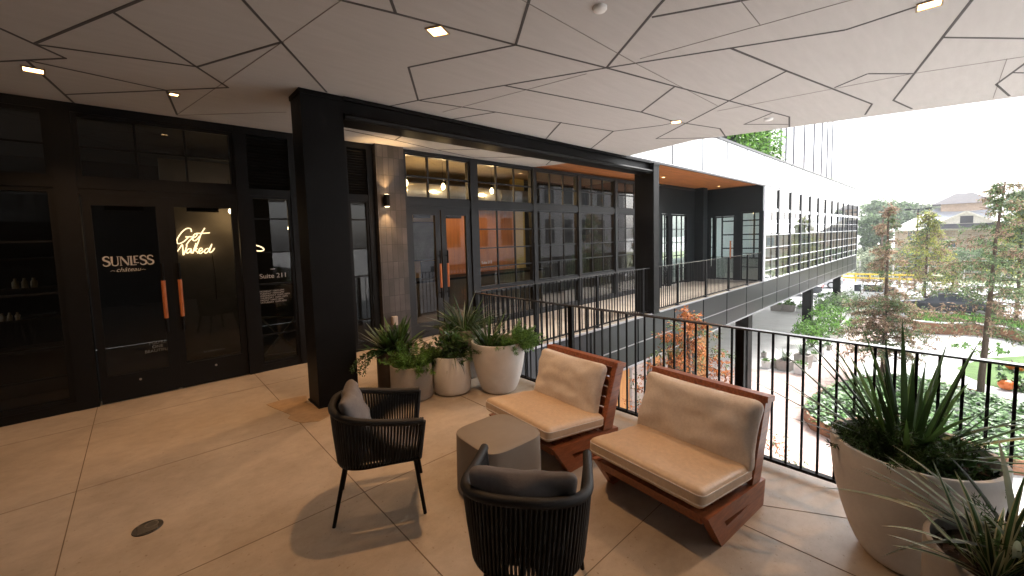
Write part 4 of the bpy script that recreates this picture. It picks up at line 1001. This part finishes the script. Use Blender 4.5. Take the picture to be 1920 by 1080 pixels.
for (zx, zy, wpx, hk, m, pl, lab) in ((252, 838, 46, 1.0, M_potg, 's', 'small dark planter at the back of the near planter group'), (268, 938, 82, .9, M_pot, 'f', 'pale tapered planter with low green plant nearest the near ground column'),
        (345, 935, 72, 1.0, M_potg, 'f', 'grey planter second from the column in the near group'), (437, 962, 135, .75, M_potg, 's', 'wide grey cube planter with strappy plant in the near group'),
        (587, 992, 108, .95, M_pot, 'f', 'pale cube planter standing frontmost in the near group'), (605, 945, 140, 1.0, M_potg, 's', 'tall grey planter with spiky plant behind the frontmost cube'),
        (716, 872, 74, 1.0, M_pot, 'b', 'pale slim planter right of the tall grey planter'), (785, 805, 68, 1.0, M_white, 's', 'white planter next along the paving edge'),
        (840, 770, 66, .8, M_potg, 'b', 'planter overgrown with green leaves beside the white planter'), (900, 690, 74, .9, M_pot, 'b', 'leafy planter in the middle of the long row'),
        (962, 642, 70, 1.0, M_pot, 'b', 'pale planter halfway along the long row'), (1020, 598, 70, 1.0, M_pot, 'b', 'pale planter in the far half of the long row'), (1062, 552, 64, .9, M_potg, 'b', 'grey planter second from the far end of the row'),
        (1110, 480, 66, .9, M_pot, 'b', 'planter at the far end of the row near the white car'), (360, 408, 112, .6, M_potg, 'f', 'wide grey planter leftmost in the back row'), (472, 416, 112, .65, M_potg, 'b', 'wide grey planter second in the back row'),
        (600, 424, 96, .55, M_white, 'b', 'white planter in the back row left of the middle column'), (775, 442, 96, .7, M_potg, 'b', 'grey planter in the back row right of the middle column')):
    u, v = Zp(zx, zy); p = onz(u, v, GZ); q = onz(u+wpx/4.908, v, GZ); wd = (q-p).length*.9
    tub(p.x+wd*.4, p.y, wd, wd*hk*1.1, lab, m, pl)
def bushes(zx, zy, r, h, m, lab):
    u, v = Zp(zx, zy); p = onz(u, v, GZ); shrub(p.x, p.y, r*1.15, h*1.1, lab, m, 40, 30, .14, GZ, 'leafy shrubs between the ground level planters')
bushes(880, 640, 1.0, 1.5, M_leafB, 'bright leafy shrub behind the middle of the planter row'); bushes(960, 520, 1.3, 1.7, M_far, 'feathery green shrub further along the planter row')
bushes(1040, 430, 1.3, 1.5, M_far2, 'pale feathery shrub near the white car'); bushes(780, 640, .8, 1.2, M_leafB, 'leafy shrub right beside the middle column')
bushes(850, 430, 1.2, 1.2, M_leafB, 'leafy shrub between the middle and farthest columns'); bushes(700, 740, .7, 1.1, M_leafB, 'leafy shrub near the tall grey planter')
# pumpkins
M_pump = mat('pumpkin_skin', (.55, .13, .012), .45, 0, .2, 4)
def pumpkin(u, v, r, lab):
    p = onz(u, v, GZ); t = thing('pumpkin', lab, 'pumpkin', (p.x, p.y, GZ+.012), 0, None)
    b = B(); vs = []; n, k = 32, 10
    for i in range(k+1):
        ph = math.pi*i/k
        for j in range(n):
            a = 2*math.pi*j/n; rr = r*math.sin(ph)*(1-.09*abs(math.sin(a*4.5))); vs.append((rr*math.cos(a), rr*math.sin(a), r*.82-r*.82*math.cos(ph)*(1-.12*(math.sin(ph) < .3))))
    b._add(vs, [(i*n+j, i*n+(j+1) % n, (i+1)*n+(j+1) % n, (i+1)*n+j) for i in range(k) for j in range(n)]); b.build('rind', M_pump, t, smooth=True)
    b = B(); b.tube([(0, 0, r*1.5), (.02, 0, r*1.75), (.06, .02, r*1.95)], [r*.12, r*.09, r*.1], 8); b.build('stem', M_bark, t)
pumpkin(1886, 731, .21, 'large orange pumpkin on the lawn edge by the path'); pumpkin(1897, 694, .19, 'orange pumpkin further back on the lawn'); pumpkin(1911, 697, .17, 'smaller orange pumpkin behind on the lawn at the right')
bushp = onz(1915, 733, GZ); shrub(bushp.x, bushp.y, .8, .7, 'low green shrub beside the large pumpkin', M_leafA, 18, 30, .12, GZ, None)
pt_ = onz(1845, 668, GZ); shrub(pt_.x, pt_.y, .9, .6, 'low shrub at the back corner of the lawn', M_leafB, 16, 30, .12, GZ, None)

# building across the courtyard (seen only in the glass)
OB = thing('brick_block', 'grey brick block across the courtyard reflected in the shop glass', 'building', (0, 0, 0))
M_gb = tiled('grey_brick', (.36, .35, .36), (.3, .29, .29), .3, .1, .85, .5, .15, .012)
b = B(); b.box(17, -26, GZ, 44, -14, 9); b.build('wall', M_gb, OB)
for i in range(9):
    x = 18.2+i*2.9; b = B(); b.box(x, -14.0, 1.2, x+1.3, -13.95, 3.6); b.build('window', M_cgl, OB)
    b = B(); b.box(x, -14.0, 5.2, x+1.3, -13.95, 7.5); b.build('window', M_cgl, OB)
    b = B(); b.box(x-.3, -14.0, GZ+.2, x+1.9, -13.94, -.9); b.build('window', M_cgl, OB)
b = B(); b.box(16.8, -14.3, -.6, 44.2, -13.9, -.2); b.build('band', M_frame2, OB)
shrub(22, -9, 1.6, 4.2, 'leafy green tree like shrub in the courtyard to the right of the view', M_far, 50, 45, .22, GZ, None)
shrub(31, -10, 1.8, 4.6, 'second leafy shrub in front of the grey brick block', M_ndl, 50, 45, .22, GZ, None)

# ================================================================== TERRACE FURNITURE
def bench(loc, rz, label, pw, poff, seed):
    t = thing('lounge_bench', label, 'bench', loc, rz, 'hardwood lounge benches with cream cushions'); W = .84
    A, Bp, Cc, D = (-.166, .242), (.61, .172), (.58, 0), (0, 0); s1, s2, s3, E_ = (.03, .138), (.40, .098), (.062, .098), (.597, .09)
    for y0 in (0, W-.055):
        b = B(); b.prismy([A, Bp, E_, s2, s1], y0, y0+.055); b.prismy([A, s1, s3, D], y0, y0+.055); b.prismy([D, s3, s2, E_, Cc], y0, y0+.055)
        b.build('side_frame', M_teak, t)
        b = B(); b.prismy([(.415, .20), (.535, .185), (.702, .688), (.602, .698)], y0+.004, y0+.051); b.build('back_post', M_teak, t)
    b = B(); b.prismy([(-.160, .238), (-.10, .232), (-.072, .160), (-.13, .165)], .056, W-.056); b.build('rail', M_teak, t)
    b = B(); b.prismy([(.50, .172), (.60, .165), (.60, .10), (.50, .11)], .056, W-.056); b.build('rail', M_teak, t)
    b = B()
    for i in range(6): x = -.08+i*.098; z = .231-.09*(x+.1)*1.0; b.prismy([(x, z), (x+.08, z-.0075), (x+.08, z-.027), (x, z-.02)], .056, W-.056)
    b.build('seat_slats', M_teak, t)
    b = B(); b.prismy([(.596, .742), (.712, .722), (.706, .686), (.590, .700)], -.012, W+.012); b.build('top_rail', M_teak, t)
    b = B()
    for i in range(5):
        s_ = .12+i*.17; x = .495+.165*s_+.02; z = .19+.5*s_; b.prismy([(x, z), (x+.022, z-.004), (x+.046, z+.068), (x+.024, z+.072)], .056, W-.056)
    b.build('back_slats', M_teak, t)
    b = B(); M = Matrix.Translation((.115, W/2, .315)) @ Matrix.Rotation(R(7.2), 4, 'Y')
    rbox(b, .67, W-.01, .115, .045, 16, .022, .006, seed, 0, M); sc_ = b.build('seat_cushion', M_cushs, t, smooth=True)
    b = B(); pk = []
    for cx, cy, a0 in ((.29, .37, 0), (-.29, .37, 90), (-.29, -.37, 180), (.29, -.37, 270)):
        for k in range(5): an = R(a0+k*22.5); pk.append((cx+.0425*math.cos(an), cy+.0425*math.sin(an)))
    for z in (.026, -.026): b.tube([M @ Vector((x, y, z)) for x, y in pk], .0045, 6, closed=True)
    b.build('piping', M_cush, sc_, smooth=True)
    b = B(); M = Matrix.Translation((.467, W/2+poff, .50)) @ Matrix.Rotation(R(-70), 4, 'Y')
    rbox(b, .46, pw, .12, .055, 22, .05, .035, seed+5, 0, M, .05); b.build('back_cushion', M_cush, t, smooth=True)
    return t
bench((2.388, .858, 0), R(-5), 'cream cushioned hardwood bench nearest the viewer in front of the railing', .84, .0, 3)
bench((2.345, 1.96, 0), R(-4), 'cream cushioned hardwood bench further back beside the white tapered pot', .76, .03, 17)

def chair(loc, rz, label, seed):
    t = thing('rope_chair', label, 'chair', loc, rz, 'black woven rope chairs around the low table')
    def path(xf, xb, wy, z0, z1, n=44, e=2.6):
        out = []
        for i in range(n+1):
            a = math.pi*(-.5+i/n)+math.pi  # from right arm round the back to left arm
            cx, sy = math.cos(a), math.sin(a)
            x = -abs(cx)**(2/e); y = -(1 if sy > 0 else -1)*abs(sy)**(2/e)
            out.append((x, y))
        pts = [(xf, -wy)]+[(xf+(xb-xf)*k/5, -wy) for k in range(1, 5)]
        mid = xb+.0
        res = []
        for k in range(8): res.append((xf-(xf+.02)*k/8, -wy))
        for (x, y) in out: res.append((-.02+(x)*(abs(xb)-.02), y*wy*(-1)))
        for k in range(1, 9): res.append((-.02+(xf+.02)*k/8, wy))
        if res[8][1] > 0: res[8:8+len(out)] = [(p, -q) for p, q in res[8:8+len(out)]]
        P = []
        for x, y in res:
            tt = max(0, min(1, (xf-x)/(xf-xb))); P.append(Vector((x, y, z0+(z1-z0)*tt**1.6)))
        return P
    top = path(.30, -.285, .285, .655, .745); low = path(.265, -.258, .252, .395, .38)
    def resample(P, n):
        L_ = [0]
        for a, c in zip(P, P[1:]): L_.append(L_[-1]+(c-a).length)
        out = []; k = 0
        for i in range(n):
            s_ = L_[-1]*i/(n-1)
            while k < len(L_)-2 and L_[k+1] < s_: k += 1
            out.append(P[k].lerp(P[k+1], (s_-L_[k])/max(1e-9, L_[k+1]-L_[k])))
        return out
    top, low = resample(top, 241), resample(low, 96)
    b = B(); b.tube(top, [.0215+.0028*(i % 2) for i in range(241)], 10); b.tube([top[0], low[0]], .015, 8); b.tube([top[-1], low[-1]], .015, 8); b.build('arm_rail', M_rope, t, auto=50)
    b = B(); b.tube(low, .016, 8); b.tube([low[0], low[-1]], .014, 8)
    for k in range(-2, 3): b.box(-.24, k*.08-.012, .378, .25, k*.08+.012, .388)
    b.build('seat_frame', M_black, t)
    b = B(); tr, lr = resample(top, 78), resample(low, 78)
    for i in range(1, 77):
        for sh_ in (0, 1):
            p, q = tr[i], lr[min(77, max(0, i+(1 if sh_ else 0)))]
            nrm = Vector((p.x, p.y, 0)).normalized()*(.010 if sh_ else -.002)
            b.tube([p+nrm, p.lerp(q, .5)+nrm*1.2+Vector((0, 0, 0)), q+nrm], .0068, 5, cap=False)
    b.build('rope_weave', M_rope, t, smooth=True)
    for (x0, y0, x1, y1) in ((.235, -.215, .285, -.25), (.235, .215, .285, .25), (-.205, -.16, -.29, -.21), (-.205, .16, -.29, .21)):
        b = B(); b.tube([(x0, y0, .385), (x1, y1, .0)], [.015, .012], 10); b.build('leg', M_black, t)
    b = B(); rbox(b, .50, .43, .075, .03, 12, .015, .006, seed, 0, Matrix.Translation((.04, 0, .425))); b.build('seat_cushion', M_grey, t, smooth=True)
    b = B(); rbox(b, .36, .46, .08, .038, 14, .035, .03, seed+3, 0, Matrix.Translation((-.145, 0, .645)) @ Matrix.Rotation(R(-106), 4, 'Y'), .1); b.build('back_pillow', M_grey, t, smooth=True)
    return t
chair((1.16, 2.70, 0), R(-27), 'black rope armchair on the left facing the low table', 1)
chair((1.305, 1.35, 0), R(38), 'black rope armchair in the foreground seen from behind', 8)

TB = thing('low_table', 'low taupe concrete side table with rounded corners between the seats', 'table', (1.845, 2.215, 0), R(-3))
def sq(s_, n=56, e=4.2): return [(s_*math.copysign(abs(math.cos(a))**(2/e), math.cos(a)), s_*math.copysign(abs(math.sin(a))**(2/e), math.sin(a))) for a in [2*math.pi*i/n for i in range(n)]]
b = B(); rings = [(.262, 0), (.262, .01), (.259, .2), (.256, .408), (.254, .416), (.248, .42)]; vs = []; n = 56
for s_, z in rings: vs += [(x, y, z) for x, y in sq(s_)]
b._add(vs, [(i*n+j, i*n+(j+1) % n, (i+1)*n+(j+1) % n, (i+1)*n+j) for i in range(len(rings)-1) for j in range(n)]+[tuple((len(rings)-1)*n+j for j in range(n))])
b.build('drum', M_table, TB, auto=40)

dp = onz(277, 990, 0)
FD = thing('floor_drain', 'round grey metal cleanout cover set in the concrete floor', 'drain cover', (dp.x, dp.y, 0))
b = B(); b.lathe([(.0, .004), (.066, .004), (.066, .006), (.078, .006), (.08, .0005)], 32); b.build('cover', mat('cast_metal', (.07, .07, .07), .45, .7, .3, 30, .3, 80), FD)
b = B()
for k in range(-4, 5): b.box(-.05, k*.012-.002, .004, .05, k*.012+.002, .0062)
b.lathe([(.03, .0041), (.03, .0068), (.036, .0068), (.036, .0041)], 20, (0.02, .02, 0)); b.build('lettering', M_steel, FD)
# brown torn floor patch by the column
b = B(); pp = [onz(*q, 0) for q in ((500,759),(522,752),(560,744),(575,742),(575,755),(606,764),(640,768),(622,778),(598,790),(566,793),(552,790),(540,785),(545,778),(510,764))]
b.prism([(p.x, p.y) for p in pp], .0002, .004)
o = b.build('floor_patch', mat('tan_patch', (.36, .25, .15), .45, 0, .25, 7)); tag(o, 'brown ragged patch on the concrete at the foot of the thick column', 'floor patch')

# ------------------------------------------------------------------ planted pots on the terrace
def pot(x, y, prof, rim, label, m, soilr, soilz, name='planted_pot'):
    t = thing(name, label, 'planted pot', (x, y, 0))
    b = B(); b.lathe(prof, 56); b.build('pot', m, t, auto=50)
    b = B(); b.lathe([(0, soilz+.015), (soilr*.6, soilz+.012), (soilr, soilz)], 30)
    for i in range(70): a = rnd(0, 6.28); r_ = soilr*.95*random.random()**.5; leaf(b, Vector((r_*math.cos(a), r_*math.sin(a), soilz+.012)), (rdir()+Vector((0, 0, .6))).normalized(), rdir(), rnd(.02, .045), .014)
    b.build('soil', M_soil, t); return t
def bowl(rb, rr, h, th=.025):  # tapered rounded bowl pot
    out = [(0, 0), (rb*.9, 0), (rb, .012)]
    for i in range(1, 15): s_ = i/14; out.append((rb+(rr-rb)*math.sin(s_*math.pi/2)**.75, .012+(h-.012)*s_))
    return out+[(rr-.004, h+.006), (rr-th, h+.004), (rr-th-.004, h-.08)]
def cyl(r, h, th=.022, bev=.03): return [(0, 0), (r-bev, 0), (r-bev*.3, bev*.3), (r, bev), (r, h-.005), (r-.005, h), (r-th, h), (r-th, h-.07)]
def ferns(parent, cx, cy, z, r, n, L0, L1, m, name='fern', w0=.035, lean=(.1, 1.2), az=(0, 6.28), nn=60):
    b = B()
    for i in range(n): a = rnd(*az); rr = r*random.random()**.5; plume(b, (cx+rr*math.cos(a), cy+rr*math.sin(a), z), a+rnd(-.6, .6), rnd(L0, L1), rnd(*lean), rnd(.2, .9), w0, 0, nn)
    return b.build(name, m, parent)
def straps(parent, cx, cy, z, r, n, L0, L1, W, m, name='leaves', lean=(.05, .9), arch=(.1, .9), az=(0, 6.28), edge=None, seg=9):
    b = B()
    for i in range(n): a = rnd(*az); rr = r*random.random(); strap(b, (cx+rr*math.cos(a), cy+rr*math.sin(a), z), a+rnd(-.4, .4), rnd(L0, L1), W*rnd(.75, 1.2), rnd(*arch), rnd(*lean), 0, 1 if edge else None, seg)
    return b.build(name, [m, edge] if edge else m, parent)
def bushy(parent, cx, cy, z, r, h, n, sz, m, name='foliage', asp=.5):
    b = B()
    for i in range(n):
        d = rdir(); d.z = abs(d.z)*1.0; q = Vector((cx+d.x*r*rnd(.2, 1), cy+d.y*r*rnd(.2, 1), z+d.z*h*rnd(.15, 1)))
        leaf(b, q, (d*.8+rdir()*.8+Vector((0, 0, -.1))).normalized(), rdir(), sz*rnd(.6, 1.3), sz*asp*rnd(.7, 1.2))
    return b.build(name, m, parent)
pA = pot(2.27, 4.27, cyl(.245, .40), 0, 'grey cement cylinder pot with ferns leftmost of the front pots', M_potg, .225, .34)
ferns(pA, .04, -.05, .34, .15, 110, .16, .34, M_leafB, 'fern')
pB = pot(2.69, 4.06, cyl(.225, .46, bev=.06), 0, 'white cement cylinder pot with leafy plant between the grey and tapered pots', M_pot, .20, .41)
bushy(pB, 0, 0, .41, .26, .36, 620, .075, M_leafA, 'foliage'); ferns(pB, 0, 0, .41, .15, 22, .2, .36, M_leafA, 'fern')
straps(pB, 0, 0, .42, .08, 6, .25, .4, .012, M_leafA, 'trailing_stems', (.9, 1.3), (1.2, 2.0), (3.6, 5.2))
pC = pot(3.13, 3.70, bowl(.20, .325, .60), 0, 'large white tapered pot with bright fern beside the railing', M_pot, .295, .53)
ferns(pC, .10, -.14, .53, .12, 130, .16, .34, M_leafB, 'fern', .035, (.2, 1.3), (-2.6, .6))
straps(pC, -.1, .06, .53, .12, 60, .3, .55, .022, M_leafA, 'leaves', (.2, 1.0), (.2, 1.1)); bushy(pC, -.06, .0, .53, .2, .14, 160, .06, M_leafA, 'foliage')
pD = pot(3.14, 4.42, bowl(.21, .32, .66), 0, 'large grey tapered pot behind with silvery spiky leaves', M_potg, .30, .59)
straps(pD, 0, 0, .59, .14, 26, .35, .72, .022, M_leafC, 'leaves', (.3, 1.3), (.3, 1.3)); straps(pD, 0, 0, .59, .14, 70, .3, .62, .024, M_leafA, 'leaves', (.2, 1.3), (.3, 1.3)); ferns(pD, 0, 0, .59, .18, 40, .2, .36, M_leafA, 'fern')
pE = pot(2.24, 4.66, cyl(.20, .50), 0, 'dark brown glazed pot behind the grey cylinder with broad dark leaves', M_potd, .18, .44)
straps(pE, .03, 0, .44, .10, 70, .26, .52, .052, M_leafA, 'leaves', (.1, 1.2), (.1, 1.0)); straps(pE, -.03, 0, .46, .07, 5, .4, .55, .05, M_leafC, 'pale_leaves', (.5, .9), (.1, .4), (2.2, 3.8)); bushy(pE, 0, 0, .46, .26, .34, 240, .11, M_leafA, 'foliage', .3)
b = B()
for i in range(7):
    az = 3.5+rnd(-.5, .5); p = Vector((-.14, -.04+rnd(-.06, .06), .46)); ang = .9
    for k in range(22):
        d = Vector((math.sin(ang)*math.cos(az), math.sin(ang)*math.sin(az), math.cos(ang))); p = p+d*.022; ang += .085
        for s_ in range(5): leaf(b, p+rdir()*.012, (rdir()+d*.4).normalized(), rdir(), .03, .012)
b.build('trailing_fern', M_leafA, pE)
pF = pot(3.03, .12, bowl(.20, .35, .64), 0, 'large cream tapered pot with tall sword leaves at the right by the railing', M_pot, .315, .56)
straps(pF, .03, .02, .56, .10, 58, .42, .86, .030, M_leafA, 'sword_leaves', (.05, 1.2), (.0, .35), seg=8)
straps(pF, 0, 0, .56, .12, 9, .4, .6, .024, M_leafA, 'bent_leaves', (.5, 1.0), (.9, 1.7)); ferns(pF, -.02, .02, .56, .14, 80, .16, .30, M_leafA, 'fern'); bushy(pF, 0, .17, .56, .13, .16, 260, .07, M_leafA, 'foliage', .35); bushy(pF, -.03, -.17, .56, .14, .16, 240, .06, M_leafA, 'foliage', .35)
pG = pot(2.38, -.235, cyl(.285, .56, .02), 0, 'grey cement cylinder pot with cream edged leaves in the bottom right corner', M_potg, .262, .50)
straps(pG, -.08, .09, .50, .05, 34, .24, .46, .024, M_leafA, 'striped_leaves', (.05, 1.0), (.0, 1.2), edge=M_cream, seg=9)
straps(pG, .1, .0, .50, .08, 16, .35, .7, .022, M_leafC, 'leaves', (.4, 1.2), (.2, 1.1), (-1, 3))
bushy(pG, .05, -.12, .5, .18, .14, 260, .06, M_leafA, 'foliage', .35); ferns(pG, .1, -.1, .5, .12, 30, .15, .28, M_leafA, 'fern')

# ------------------------------------------------------------------ thin haze volume added to imitate veiling glare
hz = bpy.data.materials.new('haze_glare'); hz.use_nodes = True
n = hz.node_tree.nodes; n.remove(n['Principled BSDF']); pv = n.new('ShaderNodeVolumePrincipled')
pv.inputs['Color'].default_value = (.93, .96, 1, 1); pv.inputs['Density'].default_value = .0007; pv.inputs['Anisotropy'].default_value = .2
hz.node_tree.links.new(pv.outputs[0], n['Material Output'].inputs['Volume'])
b = B(); b.box(-65, -310, GZ-2, 910, 310, 16); o = b.build('haze', hz); o['kind'] = 'stuff'; o['label'] = 'pale even haze added to imitate veiling glare over the courtyard and far trees'; o['category'] = 'haze'
